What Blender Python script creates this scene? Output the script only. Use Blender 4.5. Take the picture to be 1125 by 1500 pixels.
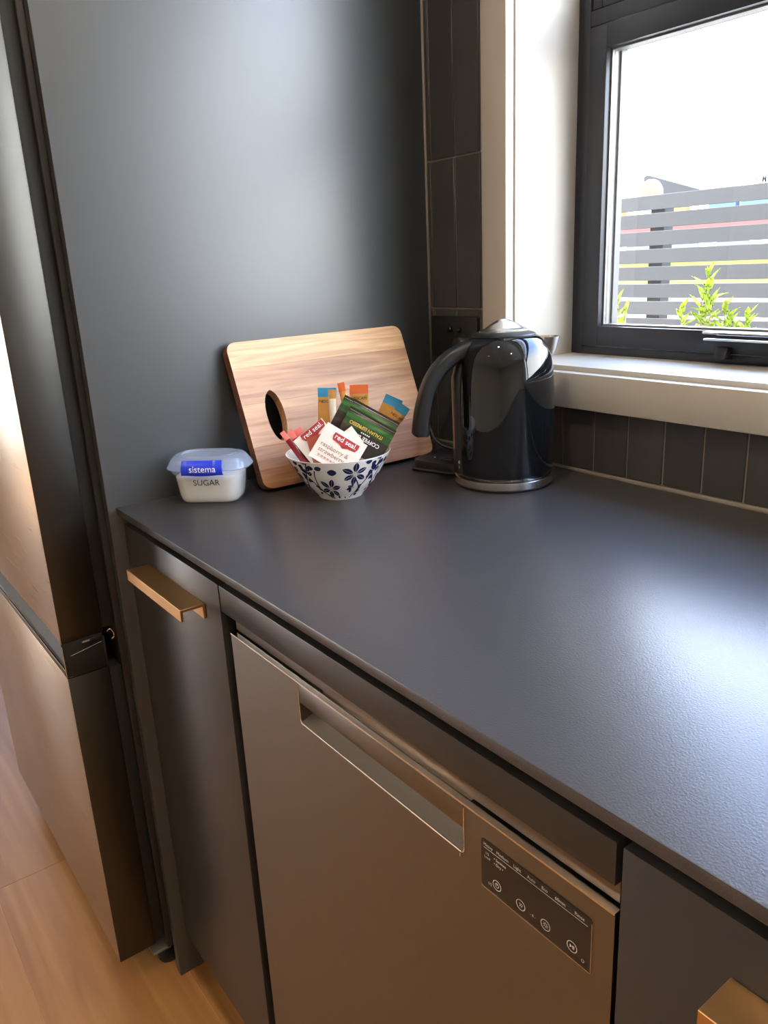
import bpy, bmesh, math, random
from mathutils import Vector, Matrix
random.seed(7)
for o in list(bpy.data.objects): bpy.data.objects.remove(o)
S = bpy.context.scene
COL = S.collection
PI = math.pi

# ---------------------------------------------------------------- camera
cam_d = bpy.data.cameras.new('camera'); cam = bpy.data.objects.new('camera', cam_d); COL.objects.link(cam)
cam_d.sensor_fit = 'VERTICAL'; cam_d.sensor_height = 36.0; cam_d.lens = 36.0*1161.38/1500.0
cam_d.clip_start = 0.02; cam_d.clip_end = 200
R_ = Vector((0.59969034, 0.79888713, -0.04637725)); U_ = Vector((-0.21251034, 0.21486045, 0.95324412)); F_ = Vector((-0.77149909, 0.56179565, -0.29862151))
M = Matrix((( R_.x, U_.x, -F_.x, 1.1959), (R_.y, U_.y, -F_.y, -1.0024), (R_.z, U_.z, -F_.z, 1.2615), (0, 0, 0, 1)))
cam.matrix_world = M
S.camera = cam

# ---------------------------------------------------------------- view
S.view_settings.view_transform = 'Standard'; S.view_settings.look = 'None'
S.view_settings.gamma = 1.0; S.view_settings.use_curve_mapping = False
S.view_settings.exposure = 0.4

# ---------------------------------------------------------------- world: blue sky with drifting white cloud
W = bpy.data.worlds.new('sky'); S.world = W; W.use_nodes = True
nt = W.node_tree; nt.nodes.clear()
out = nt.nodes.new('ShaderNodeOutputWorld'); bg = nt.nodes.new('ShaderNodeBackground')
tc = nt.nodes.new('ShaderNodeTexCoord'); nz = nt.nodes.new('ShaderNodeTexNoise'); rp = nt.nodes.new('ShaderNodeValToRGB')
nz.inputs['Scale'].default_value = 2.6; nz.inputs['Detail'].default_value = 6; nz.inputs['Roughness'].default_value = 0.55
rp.color_ramp.elements[0].position = 0.50; rp.color_ramp.elements[0].color = (0, 0, 0, 1)
rp.color_ramp.elements[1].position = 0.68; rp.color_ramp.elements[1].color = (1, 1, 1, 1)
sx = nt.nodes.new('ShaderNodeSeparateXYZ'); gr = nt.nodes.new('ShaderNodeValToRGB'); mx = nt.nodes.new('ShaderNodeMix'); mx.data_type = 'RGBA'
gr.color_ramp.elements[0].position = 0.30; gr.color_ramp.elements[0].color = (0.93, 0.97, 1.0, 1)      # hazy horizon
gr.color_ramp.elements[1].position = 0.60; gr.color_ramp.elements[1].color = (0.36, 0.55, 1.0, 1)     # blue overhead
nt.links.new(tc.outputs['Generated'], sx.inputs[0]); nt.links.new(sx.outputs['Z'], gr.inputs['Fac'])
nt.links.new(tc.outputs['Generated'], nz.inputs['Vector']); nt.links.new(nz.outputs['Fac'], rp.inputs['Fac'])
nt.links.new(rp.outputs['Color'], mx.inputs[0]); nt.links.new(gr.outputs['Color'], mx.inputs[6]); mx.inputs[7].default_value = (1.0, 1.0, 0.98, 1)
nt.links.new(mx.outputs[2], bg.inputs['Color']); nt.links.new(bg.outputs['Background'], out.inputs['Surface'])
bg.inputs['Strength'].default_value = 13.0

# ---------------------------------------------------------------- sun
sd = bpy.data.lights.new('sun', 'SUN'); sd.energy = 22.0; sd.angle = 0.01; sd.color = (1.0, 0.94, 0.84)
sun = bpy.data.objects.new('sun', sd); COL.objects.link(sun)
sun.rotation_euler = Vector((0.60, 0.16, -0.78)).to_track_quat('-Z', 'Y').to_euler()

# ================================================================ materials
def mat(name, col, rough=0.5, metal=0.0, var=0.0, vscale=(8, 8, 8), bump=0.0, bscale=200, coat=0.0, rnd=0.0, spec=0.5, sub=0.0, emit=None):
    m = bpy.data.materials.new(name); m.use_nodes = True
    t = m.node_tree; b = t.nodes['Principled BSDF']
    b.inputs['Base Color'].default_value = (*col, 1); b.inputs['Roughness'].default_value = rough; b.inputs['Metallic'].default_value = metal
    b.inputs['Specular IOR Level'].default_value = spec; b.inputs['Coat Weight'].default_value = coat
    if sub: b.inputs['Subsurface Weight'].default_value = sub; b.inputs['Subsurface Radius'].default_value = (0.01, 0.01, 0.008)
    if emit: b.inputs['Emission Color'].default_value = (*emit[:3], 1); b.inputs['Emission Strength'].default_value = emit[3]
    tcn = t.nodes.new('ShaderNodeTexCoord')
    src = None
    if var:
        mp = t.nodes.new('ShaderNodeMapping'); mp.inputs['Scale'].default_value = vscale
        n = t.nodes.new('ShaderNodeTexNoise'); n.inputs['Scale'].default_value = 1; n.inputs['Detail'].default_value = 5
        t.links.new(tcn.outputs['Object'], mp.inputs['Vector']); t.links.new(mp.outputs['Vector'], n.inputs['Vector'])
        src = n.outputs['Fac']
    if var or rnd:
        hsv = t.nodes.new('ShaderNodeHueSaturation'); hsv.inputs['Color'].default_value = (*col, 1)
        ma = t.nodes.new('ShaderNodeMath'); ma.operation = 'MULTIPLY_ADD'
        if src: t.links.new(src, ma.inputs[0])
        else: ma.inputs[0].default_value = 0.5
        ma.inputs[1].default_value = 2*var; ma.inputs[2].default_value = 1-var
        last = ma.outputs[0]
        if rnd:
            oi = t.nodes.new('ShaderNodeObjectInfo'); mb = t.nodes.new('ShaderNodeMath'); mb.operation = 'MULTIPLY_ADD'
            t.links.new(oi.outputs['Random'], mb.inputs[0]); mb.inputs[1].default_value = 2*rnd; mb.inputs[2].default_value = 1-rnd
            mc = t.nodes.new('ShaderNodeMath'); mc.operation = 'MULTIPLY'
            t.links.new(last, mc.inputs[0]); t.links.new(mb.outputs[0], mc.inputs[1]); last = mc.outputs[0]
        t.links.new(last, hsv.inputs['Value']); t.links.new(hsv.outputs['Color'], b.inputs['Base Color'])
    if bump:
        n2 = t.nodes.new('ShaderNodeTexNoise'); n2.inputs['Scale'].default_value = bscale; n2.inputs['Detail'].default_value = 3
        bp = t.nodes.new('ShaderNodeBump'); bp.inputs['Strength'].default_value = bump; bp.inputs['Distance'].default_value = 0.001
        t.links.new(tcn.outputs['Object'], n2.inputs['Vector']); t.links.new(n2.outputs['Fac'], bp.inputs['Height'])
        t.links.new(bp.outputs['Normal'], b.inputs['Normal'])
    return m

def wood(name, dark, light, grain_axis='Y', scale=1.0, rough=0.45, rnd=0.12, contrast=(0.3, 0.72), coat=0.0):
    m = bpy.data.materials.new(name); m.use_nodes = True
    t = m.node_tree; b = t.nodes['Principled BSDF']; b.inputs['Roughness'].default_value = rough; b.inputs['Coat Weight'].default_value = coat; b.inputs['Coat Roughness'].default_value = 0.3
    tcn = t.nodes.new('ShaderNodeTexCoord'); oi = t.nodes.new('ShaderNodeObjectInfo')
    mp = t.nodes.new('ShaderNodeMapping')
    mp.inputs['Scale'].default_value = (3*scale, 45*scale, 45*scale) if grain_axis == 'X' else (45*scale, 3*scale, 45*scale)
    cmb = t.nodes.new('ShaderNodeVectorMath'); cmb.operation = 'MULTIPLY_ADD'
    t.links.new(oi.outputs['Random'], cmb.inputs[0]); cmb.inputs[1].default_value = (37, 53, 71)
    t.links.new(tcn.outputs['Object'], cmb.inputs[2]); t.links.new(cmb.outputs[0], mp.inputs['Vector'])
    n = t.nodes.new('ShaderNodeTexNoise'); n.inputs['Scale'].default_value = 1; n.inputs['Detail'].default_value = 6; n.inputs['Distortion'].default_value = 0.6
    t.links.new(mp.outputs['Vector'], n.inputs['Vector'])
    r = t.nodes.new('ShaderNodeValToRGB'); r.color_ramp.elements[0].position = contrast[0]; r.color_ramp.elements[1].position = contrast[1]
    r.color_ramp.elements[0].color = (*dark, 1); r.color_ramp.elements[1].color = (*light, 1)
    t.links.new(n.outputs['Fac'], r.inputs['Fac'])
    hsv = t.nodes.new('ShaderNodeHueSaturation'); t.links.new(r.outputs['Color'], hsv.inputs['Color'])
    ma = t.nodes.new('ShaderNodeMath'); ma.operation = 'MULTIPLY_ADD'; ma.inputs[1].default_value = 2*rnd; ma.inputs[2].default_value = 1-rnd
    t.links.new(oi.outputs['Random'], ma.inputs[0]); t.links.new(ma.outputs[0], hsv.inputs['Value'])
    t.links.new(hsv.outputs['Color'], b.inputs['Base Color'])
    bp = t.nodes.new('ShaderNodeBump'); bp.inputs['Strength'].default_value = 0.12; bp.inputs['Distance'].default_value = 0.001
    t.links.new(n.outputs['Fac'], bp.inputs['Height']); t.links.new(bp.outputs['Normal'], b.inputs['Normal'])
    return m

def brushed(name, col, rough, axis=0, metal=1.0, streak=0.12):
    m = bpy.data.materials.new(name); m.use_nodes = True
    t = m.node_tree; b = t.nodes['Principled BSDF']; b.inputs['Base Color'].default_value = (*col, 1); b.inputs['Metallic'].default_value = metal
    tcn = t.nodes.new('ShaderNodeTexCoord'); mp = t.nodes.new('ShaderNodeMapping'); sc = [900, 900, 900]; sc[axis] = 6
    mp.inputs['Scale'].default_value = sc
    n = t.nodes.new('ShaderNodeTexNoise'); n.inputs['Scale'].default_value = 1; n.inputs['Detail'].default_value = 2
    t.links.new(tcn.outputs['Object'], mp.inputs['Vector']); t.links.new(mp.outputs['Vector'], n.inputs['Vector'])
    mr = t.nodes.new('ShaderNodeMapRange'); mr.inputs['To Min'].default_value = rough-streak/2; mr.inputs['To Max'].default_value = rough+streak/2
    t.links.new(n.outputs['Fac'], mr.inputs['Value']); t.links.new(mr.outputs['Result'], b.inputs['Roughness'])
    bp = t.nodes.new('ShaderNodeBump'); bp.inputs['Strength'].default_value = 0.003; bp.inputs['Distance'].default_value = 0.0001
    t.links.new(n.outputs['Fac'], bp.inputs['Height']); t.links.new(bp.outputs['Normal'], b.inputs['Normal'])
    return m

def clear(name, tint=(1, 1, 1), body=0.0, body_col=(0.9, 0.9, 0.9), gloss=0.06, rough=0.02):
    """see-through sheet: transparent + a little surface haze + fresnel gloss"""
    m = bpy.data.materials.new(name); m.use_nodes = True; t = m.node_tree; t.nodes.clear()
    o = t.nodes.new('ShaderNodeOutputMaterial'); tr = t.nodes.new('ShaderNodeBsdfTransparent'); tr.inputs['Color'].default_value = (*tint, 1)
    df = t.nodes.new('ShaderNodeBsdfDiffuse'); df.inputs['Color'].default_value = (*body_col, 1)
    tl = t.nodes.new('ShaderNodeBsdfTranslucent'); tl.inputs['Color'].default_value = (*body_col, 1)
    ad = t.nodes.new('ShaderNodeMixShader'); ad.inputs[0].default_value = 0.5
    t.links.new(df.outputs[0], ad.inputs[1]); t.links.new(tl.outputs[0], ad.inputs[2])
    m1 = t.nodes.new('ShaderNodeMixShader'); m1.inputs[0].default_value = body
    t.links.new(tr.outputs[0], m1.inputs[1]); t.links.new(ad.outputs[0], m1.inputs[2])
    gl = t.nodes.new('ShaderNodeBsdfGlossy'); gl.inputs['Roughness'].default_value = rough
    fr = t.nodes.new('ShaderNodeFresnel'); fr.inputs['IOR'].default_value = 1.45
    gm = t.nodes.new('ShaderNodeNewGeometry'); fm = t.nodes.new('ShaderNodeMath'); fm.operation = 'SUBTRACT'; fm.use_clamp = True   # gloss on the outer face of each skin only
    t.links.new(fr.outputs[0], fm.inputs[0]); t.links.new(gm.outputs['Backfacing'], fm.inputs[1])
    m2 = t.nodes.new('ShaderNodeMixShader'); t.links.new(fm.outputs[0], m2.inputs[0])
    t.links.new(m1.outputs[0], m2.inputs[1]); t.links.new(gl.outputs[0], m2.inputs[2]); t.links.new(m2.outputs[0], o.inputs['Surface'])
    return m

MT = {}
MT['panel'] = mat('charcoal_laminate', (0.036, 0.041, 0.044), 0.41, spec=0.92, bump=0.02, bscale=900)
MT['cab'] = mat('charcoal_door_laminate', (0.030, 0.030, 0.030), 0.34, spec=0.55, bump=0.02, bscale=900)
MT['carcass'] = mat('dark_carcass_board', (0.008, 0.008, 0.008), 0.7)
MT['top'] = mat('charcoal_worktop_laminate', (0.046, 0.045, 0.047), 0.32, spec=0.64, bump=0.22, bscale=520, var=0.06, vscale=(60, 60, 60))
MT['tile'] = mat('slate_grey_tile', (0.050, 0.048, 0.047), 0.46, var=0.35, vscale=(14, 14, 9), bump=0.25, bscale=60, rnd=0.22)
MT['grout'] = mat('grey_brown_grout', (0.26, 0.235, 0.20), 0.9, bump=0.2, bscale=300)
MT['wall'] = mat('white_wall_paint', (0.58, 0.53, 0.45), 0.8, var=0.02, vscale=(2, 2, 2))
MT['ceil'] = mat('white_ceiling_paint', (0.86, 0.85, 0.83), 0.9, var=0.01)
MT['trim'] = mat('white_trim_paint', (0.52, 0.495, 0.43), 0.35, var=0.02, vscale=(5, 5, 5))
MT['frame'] = mat('charcoal_window_aluminium', (0.030, 0.033, 0.040), 0.38, metal=0.25, bump=0.03, bscale=900)
MT['alu'] = mat('pale_aluminium', (0.24, 0.24, 0.23), 0.40, metal=0.6, var=0.05)
MT['glass'] = clear('window_glass')
MT['beadgrey'] = mat('grey_outer_bead', (0.12, 0.12, 0.115), 0.5, metal=0.3, var=0.05)
MT['latchmetal'] = mat('pale_latch_metal', (0.72, 0.72, 0.70), 0.3, metal=0.9, var=0.03)
MT['brass'] = brushed('brushed_brass', (0.66, 0.40, 0.18), 0.36, 0)
MT['steel'] = brushed('dark_stainless_steel', (0.225, 0.215, 0.196), 0.34, 0, streak=0.05)
MT['pocket'] = mat('grey_grip_pocket', (0.30, 0.275, 0.235), 0.42, metal=0.35, var=0.04)
MT['steel2'] = brushed('fascia_steel', (0.20, 0.17, 0.145), 0.34, 0)
MT['bright'] = mat('bright_polished_steel', (0.80, 0.78, 0.74), 0.18, metal=1.0, var=0.03)
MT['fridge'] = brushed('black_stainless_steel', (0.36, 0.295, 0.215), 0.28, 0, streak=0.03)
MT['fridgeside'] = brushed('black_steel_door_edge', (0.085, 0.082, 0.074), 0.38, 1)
MT['gripdark'] = mat('dark_grip_metal', (0.075, 0.075, 0.07), 0.42, metal=0.7, var=0.05)
MT['rubber'] = mat('black_rubber', (0.008, 0.009, 0.009), 0.6)
MT['blackgloss'] = mat('gloss_black_enamel', (0.004, 0.005, 0.006), 0.035, coat=0.15, spec=0.5, var=0.02)
MT['blackplastic'] = mat('satin_black_plastic', (0.007, 0.008, 0.009), 0.40, bump=0.03, bscale=700)
MT['blackmatt'] = mat('matt_black_plastic', (0.012, 0.012, 0.013), 0.5, bump=0.04, bscale=700)
MT['chrome'] = brushed('brushed_chrome', (0.62, 0.60, 0.56), 0.24, 2)
MT['ctrl'] = mat('control_panel_black_glass', (0.030, 0.027, 0.024), 0.22, metal=0.3, var=0.02)
MT['ink_grey'] = mat('pale_grey_print', (0.62, 0.59, 0.53), 0.5, var=0.02)
MT['floor'] = wood('oak_floor_board', (0.25, 0.110, 0.029), (0.41, 0.212, 0.066), 'X', 0.5, 0.46, 0.10)
MT['floorgap'] = mat('floor_joint_filler', (0.50, 0.27, 0.12), 0.8, var=0.1)

# ================================================================ helpers
WL = {}
def link(o, parent=None, world=None):
    COL.objects.link(o)
    if parent is not None: o.parent = parent
    return o
def tag(o, label=None, cat=None, group=None, kind=None):
    if label: o['label'] = label
    if cat: o['category'] = cat
    if group: o['group'] = group
    if kind: o['kind'] = kind
    return o
def thing(name, loc, label=None, cat=None, group=None, kind=None, rot=None):
    o = bpy.data.objects.new(name, None); o.empty_display_size = 0.02; COL.objects.link(o)
    if rot is not None:
        m = rot.to_4x4(); m.translation = Vector(loc); o.matrix_world = m; WL[o.name] = None
    else:
        o.location = loc; WL[o.name] = Vector(loc)
    return tag(o, label, cat, group, kind)
def obj(name, bm, m, parent=None, smooth=False, autos=None):
    """bmesh -> object. world coords unless an ancestor is rotated (then local coords)."""
    me = bpy.data.meshes.new(name)
    bmesh.ops.recalc_face_normals(bm, faces=bm.faces[:]); bm.to_mesh(me); bm.free()
    for k in (m if isinstance(m, (list, tuple)) else [m]): me.materials.append(MT[k] if isinstance(k, str) else k)
    if smooth:
        for p in me.polygons: p.use_smooth = True
    o = bpy.data.objects.new(name, me)
    pw = Vector((0, 0, 0)) if parent is None else WL[parent.name]
    COL.objects.link(o)
    if parent is not None: o.parent = parent
    if pw is None: WL[o.name] = None
    else:
        xs = [v.co for v in me.vertices]
        lo = Vector([min(v[i] for v in xs) for i in range(3)]); hi = Vector([max(v[i] for v in xs) for i in range(3)])
        c = Vector(((lo.x+hi.x)/2, (lo.y+hi.y)/2, lo.z))
        me.transform(Matrix.Translation(-c)); o.location = c-pw; WL[o.name] = c
    if autos:
        me.set_sharp_from_angle(angle=math.radians(autos))
        for p in me.polygons: p.use_smooth = True
    return o
def put(bm, lo, hi, bev=0.0, seg=2):
    r = bmesh.ops.create_cube(bm, size=1.0)['verts']
    for v in r: v.co = Vector([(lo[i]+hi[i])/2 + v.co[i]*(hi[i]-lo[i]) for i in range(3)])
    if bev > 0:
        es = list({e for v in r for e in v.link_edges})
        bmesh.ops.bevel(bm, geom=es, offset=bev, segments=seg, affect='EDGES', profile=0.5, clamp_overlap=True)
    return bm
def box(name, lo, hi, m, parent=None, bev=0.0, seg=2):
    bm = bmesh.new(); put(bm, lo, hi, bev, seg)
    return obj(name, bm, m, parent, autos=40 if bev else None)
def prism(name, poly, axis, a, b, m, parent=None, bev=0.0):
    """poly: list of 2D points in the two other axes, extruded a..b along axis"""
    bm = bmesh.new(); ax = 'xyz'.index(axis); oth = [i for i in range(3) if i != ax]
    vs = []
    for t in (a, b):
        row = []
        for p in poly:
            c = [0, 0, 0]; c[ax] = t; c[oth[0]] = p[0]; c[oth[1]] = p[1]; row.append(bm.verts.new(c))
        vs.append(row)
    n = len(poly)
    bm.faces.new(vs[0]); bm.faces.new(vs[1])
    for i in range(n): bm.faces.new((vs[0][i], vs[0][(i+1) % n], vs[1][(i+1) % n], vs[1][i]))
    if bev: bmesh.ops.bevel(bm, geom=bm.edges[:], offset=bev, segments=2, affect='EDGES', profile=0.5, clamp_overlap=True)
    return obj(name, bm, m, parent, autos=35)
def lathe_bm(prof, n=48, c=(0, 0, 0), bm=None):
    bm = bm or bmesh.new(); rings = []
    for r, z in prof:
        if r < 1e-6: rings.append([bm.verts.new((c[0], c[1], c[2]+z))])
        else: rings.append([bm.verts.new((c[0]+r*math.cos(2*PI*k/n), c[1]+r*math.sin(2*PI*k/n), c[2]+z)) for k in range(n)])
    for A, B in zip(rings, rings[1:]):
        for k in range(n):
            k2 = (k+1) % n
            if len(A) == 1 and len(B) == 1: continue
            if len(A) == 1: bm.faces.new((A[0], B[k], B[k2]))
            elif len(B) == 1: bm.faces.new((A[k], A[k2], B[0]))
            else: bm.faces.new((A[k], A[k2], B[k2], B[k]))
    return bm
def loft_bm(rings, cap=True, bm=None, closed=True):
    bm = bm or bmesh.new(); V = [[bm.verts.new(p) for p in r] for r in rings]; n = len(V[0])
    for A, B in zip(V, V[1:]):
        for k in range(n if closed else n-1): bm.faces.new((A[k], A[(k+1) % n], B[(k+1) % n], B[k]))
    if cap: bm.faces.new(V[0]); bm.faces.new(V[-1])
    return bm
def tube_bm(pts, r, n=8, bm=None):
    pts = [Vector(p) for p in pts]; rings = []; ref = Vector((0.13, 0.31, 0.94)).normalized()
    for i, p in enumerate(pts):
        d = (pts[min(i+1, len(pts)-1)]-pts[max(i-1, 0)]).normalized()
        a = d.cross(ref); a = a.normalized() if a.length > 1e-4 else d.orthogonal().normalized(); b = d.cross(a)
        rr = r[i] if isinstance(r, (list, tuple)) else r
        rings.append([p+a*math.cos(2*PI*k/n)*rr+b*math.sin(2*PI*k/n)*rr for k in range(n)])
    return loft_bm(rings, True, bm)
def smooth_path(pts, n=6):
    P = [Vector(p) for p in pts]; P = [2*P[0]-P[1]]+P+[2*P[-1]-P[-2]]; o = []
    for i in range(1, len(P)-2):
        for k in range(n):
            t = k/n; a, b, c, d = P[i-1:i+3]
            o.append(0.5*((2*b)+(c-a)*t+(2*a-5*b+4*c-d)*t*t+(3*b-a-3*c+d)*t**3))
    o.append(P[-2]); return o
_tc = {}
def text_bm(s, size, align='CENTER', shear=0.0, bold=0.0, space=1.0):
    """flat filled lettering in local XY, as bmesh"""
    cu = bpy.data.curves.new('lettering', 'FONT'); cu.body = s; cu.size = size; cu.align_x = align; cu.align_y = 'CENTER'
    cu.shear = shear; cu.offset = bold*size; cu.space_character = space; cu.resolution_u = 3
    o = bpy.data.objects.new('lettering_tmp', cu); COL.objects.link(o)
    dg = bpy.context.evaluated_depsgraph_get(); me = bpy.data.meshes.new_from_object(o.evaluated_get(dg))
    bm = bmesh.new(); bm.from_mesh(me)
    bpy.data.objects.remove(o); bpy.data.curves.remove(cu); bpy.data.meshes.remove(me)
    return bm
def mapv(bm, f):
    for v in bm.verts: v.co = Vector(f(v.co))
    return bm
def rrect(hx, hy, r, n=6):
    pts = []
    for cx, cy, a0 in ((hx-r, hy-r, 0), (-hx+r, hy-r, PI/2), (-hx+r, -hy+r, PI), (hx-r, -hy+r, 1.5*PI)):
        for k in range(n+1):
            a = a0+PI/2*k/n; pts.append((cx+r*math.cos(a), cy+r*math.sin(a)))
    return pts
def copy_tree(o, parent=None):
    c = o.copy(); COL.objects.link(c); c.parent = parent
    for ch in list(o.children): copy_tree(ch, c)
    return c

# ================================================================ room shell
ZC = 0.921                     # worktop height
XL, XR, YB = -3.6, 3.9, -4.6   # room limits
ZT = 2.45
WX0, WX1, WZ0, WZ1 = 0.2196, 3.10, 1.091, 2.30   # window reveal opening
fl = box('floor', (XL, YB, -0.06), (XR, 0.2, -0.0010), 'floorgap'); tag(fl, kind='structure')
pw_, pl_ = 0.2475, 1.82
row = 0
y = -0.6400+pw_*0
ys = []
yy = -0.6400
while yy > YB: yy -= pw_
meshes = {}
while yy < 0.15:
    x = XL-((row*0.73) % pl_)
    if abs(yy-(-0.6400-pw_)) < 1e-6:
        x = -0.467-pl_*2
    while x < XR:
        x0, x1 = max(x, XL), min(x+pl_, XR); y0, y1 = max(yy, YB), min(yy+pw_, 0.15)
        if x1-x0 > 0.02 and y1-y0 > 0.01:
            box('plank', (x0+0.0006, y0+0.0006, -0.0009), (x1-0.0006, y1-0.0006, 0.0), 'floor', fl)
        x += pl_
    yy += pw_; row += 1

ce = box('ceiling', (XL, YB, ZT), (XR, 0.2, ZT+0.08), 'ceil'); tag(ce, kind='structure')
# window wall, around the opening (grout face just behind the tiles)
bm = bmesh.new()
GY = 0.0025
put(bm, (XL, GY, 0), (WX0-0.02, 0.2, ZT)); put(bm, (WX1+0.02, GY, 0), (XR, 0.2, ZT))
put(bm, (WX0-0.02, GY, 0), (WX1+0.02, 0.2, WZ0-0.02)); put(bm, (WX0-0.02, GY, WZ1+0.02), (WX1+0.02, 0.2, ZT))
ww = obj('wall_back', bm, 'grout'); tag(ww, kind='structure')
# side wall on the right, wall behind the camera, wall with glass door on the far left
tag(box('wall_right', (XR, YB, 0), (XR+0.1, 0.2, ZT), 'wall'), kind='structure')
DY0, DY1, DZ1 = -3.7, -2.3, 2.12
VY0, VY1, VZ0, VZ1 = -1.02, -0.40, 1.02, 2.05
bm = bmesh.new(); put(bm, (XL-0.12, YB, 0), (XL, DY0, ZT)); put(bm, (XL-0.12, DY1, 0), (XL, VY0, ZT)); put(bm, (XL-0.12, VY1, 0), (XL, 0.2, ZT)); put(bm, (XL-0.12, VY0, 0), (XL, VY1, VZ0)); put(bm, (XL-0.12, VY0, VZ1), (XL, VY1, ZT)); put(bm, (XL-0.12, DY0, DZ1), (XL, DY1, ZT))
tag(obj('wall_left', bm, 'wall'), kind='structure')
tag(box('wall_front', (XL, YB-0.12, 0), (XR, YB, ZT), 'wall'), kind='structure')
# glass sliding door on the far left (lights the room, mirrored in the fridge)
dr = thing('door_1', (XL-0.06, (DY0+DY1)/2, 0), kind='structure')
for i in range(2):
    a = DY0+(DY1-DY0)/2*i; b = a+(DY1-DY0)/2
    bm = bmesh.new()
    put(bm, (XL-0.08, a, 0), (XL-0.04, a+0.07, DZ1)); put(bm, (XL-0.08, b-0.07, 0), (XL-0.04, b, DZ1))
    put(bm, (XL-0.08, a+0.07, 0), (XL-0.04, b-0.07, 0.1)); put(bm, (XL-0.08, a+0.07, DZ1-0.08), (XL-0.04, b-0.07, DZ1))
    obj('door_frame', bm, 'frame', dr); box('pane', (XL-0.063, a+0.07, 0.1), (XL-0.057, b-0.07, DZ1-0.08), 'glass', dr)
w2 = thing('window_2', (XL-0.06, (VY0+VY1)/2, VZ0), kind='structure')
bm = bmesh.new()
put(bm, (XL-0.08, VY0, VZ0), (XL-0.04, VY0+0.05, VZ1)); put(bm, (XL-0.08, VY1-0.05, VZ0), (XL-0.04, VY1, VZ1)); put(bm, (XL-0.08, VY0+0.05, VZ0), (XL-0.04, VY1-0.05, VZ0+0.05)); put(bm, (XL-0.08, VY0+0.05, VZ1-0.05), (XL-0.04, VY1-0.05, VZ1))
obj('window_frame', bm, 'frame', w2); box('pane', (XL-0.063, VY0+0.05, VZ0+0.05), (XL-0.057, VY1-0.05, VZ1-0.05), 'glass', w2)

# ---- tiles on the window wall: each its own piece
TP, TZ = 0.0638, 0.2555
TJ0 = 0.0133
def tile(x0, x1, z0, z1):
    j = 0.0014; dy = random.uniform(-0.0006, 0.0004)
    o = box('tile', (x0+j, dy, z0+j), (x1-j, GY+0.001, z1-j), 'tile', ww, bev=0.0009, seg=1)
    o.rotation_euler = (0, random.uniform(-0.0025, 0.0025), 0); return o
ARX0, ARZ0 = 0.160, 1.0268     # outer edge of the window casing
for n in range(-1, 50):
    x0 = TJ0+TP*n; x1 = x0+TP
    if n == -1: x0 = 0.0025
    for rz in range(0, 6):
        z0 = 0.9215+TZ*rz+0.0; z1 = min(z0+TZ, ZT)
        if rz == 0: z0 = 0.9260
        if z1-z0 < 0.01: continue
        if x0 < ARX0+0.01 and x1 <= ARX0+0.055: tile(x0, x1, z0, z1)
        elif rz == 0 and x1 < 3.2: tile(x0, x1, z0, ARZ0+0.006)
# sealant bead along the back of the worktop
bm = tube_bm([(0.003, -0.001, ZC+0.0012), (3.3, -0.001, ZC+0.0012)], 0.0042, 8)
sb = obj('trim_6', bm, 'grout', None, True); tag(sb, kind='structure')
bm = tube_bm([(0.0005, -0.0005, ZC+0.006), (0.0005, -0.0005, 2.3)], 0.0028, 8)
tag(obj('trim_7', bm, 'grout', None, True), kind='structure')

# ---- casing round the window
AY = -0.0155
CI = 0.2165; CBZ = 1.083; CTZ = 2.308; CRX = 3.1065
tag(box('trim_1', (ARX0, AY, ARZ0+0.0565), (CI, 0.0030, CTZ), 'trim', None, 0.0015), kind='structure')
tag(box('trim_2', (ARX0, AY, ARZ0), (CRX+0.057, 0.0030, CBZ), 'trim', None, 0.0015), kind='structure')
tag(box('trim_3', (ARX0, AY, CTZ), (CRX+0.057, 0.0030, CTZ+0.057), 'trim', None, 0.0015), kind='structure')
tag(box('trim_4', (CRX, AY, ARZ0+0.0565), (CRX+0.057, 0.0030, CTZ), 'trim', None, 0.0015), kind='structure')

# ---- window
FY = 0.146
w1 = thing('window_1', ((WX0+WX1)/2, FY, WZ0), kind='structure')
box('jamb', (WX0-0.02, 0.0032, WZ0), (WX0, FY+0.06, WZ1), 'trim', w1, 0.001)
box('jamb', (WX1, 0.0032, WZ0), (WX1+0.02, FY+0.06, WZ1), 'trim', w1, 0.001)
box('window_sill', (WX0-0.02, 0.0032, WZ0-0.02), (WX1+0.02, FY+0.03, WZ0), 'trim', w1, 0.001)
box('head_lining', (WX0-0.02, 0.0032, WZ1), (WX1+0.02, FY+0.06, WZ1+0.02), 'trim', w1, 0.001)
XM0, XM1 = 1.92, 1.98; ZTR0, ZTR1 = 1.608, 1.630
bm = bmesh.new()
put(bm, (WX0, FY+0.004, WZ0), (WX0+0.014, FY+0.034, WZ1)); put(bm, (WX0+0.014, FY+0.0, WZ0), (WX0+0.027, FY+0.034, WZ1), 0.001)
put(bm, (WX1-0.027, FY, WZ0), (WX1, FY+0.034, WZ1)); put(bm, (WX0+0.027, FY, WZ0), (WX1-0.027, FY+0.034, WZ0+0.0135), 0.001)
put(bm, (WX0+0.027, FY, WZ1-0.03), (WX1-0.027, FY+0.034, WZ1))
put(bm, (XM0, FY, WZ0+0.0135), (XM1, FY+0.034, WZ1-0.03)); put(bm, (WX0+0.027, FY, ZTR0), (XM0, FY+0.034, ZTR1), 0.001)
obj('outer_frame', bm, 'frame', w1, autos=40)
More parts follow.
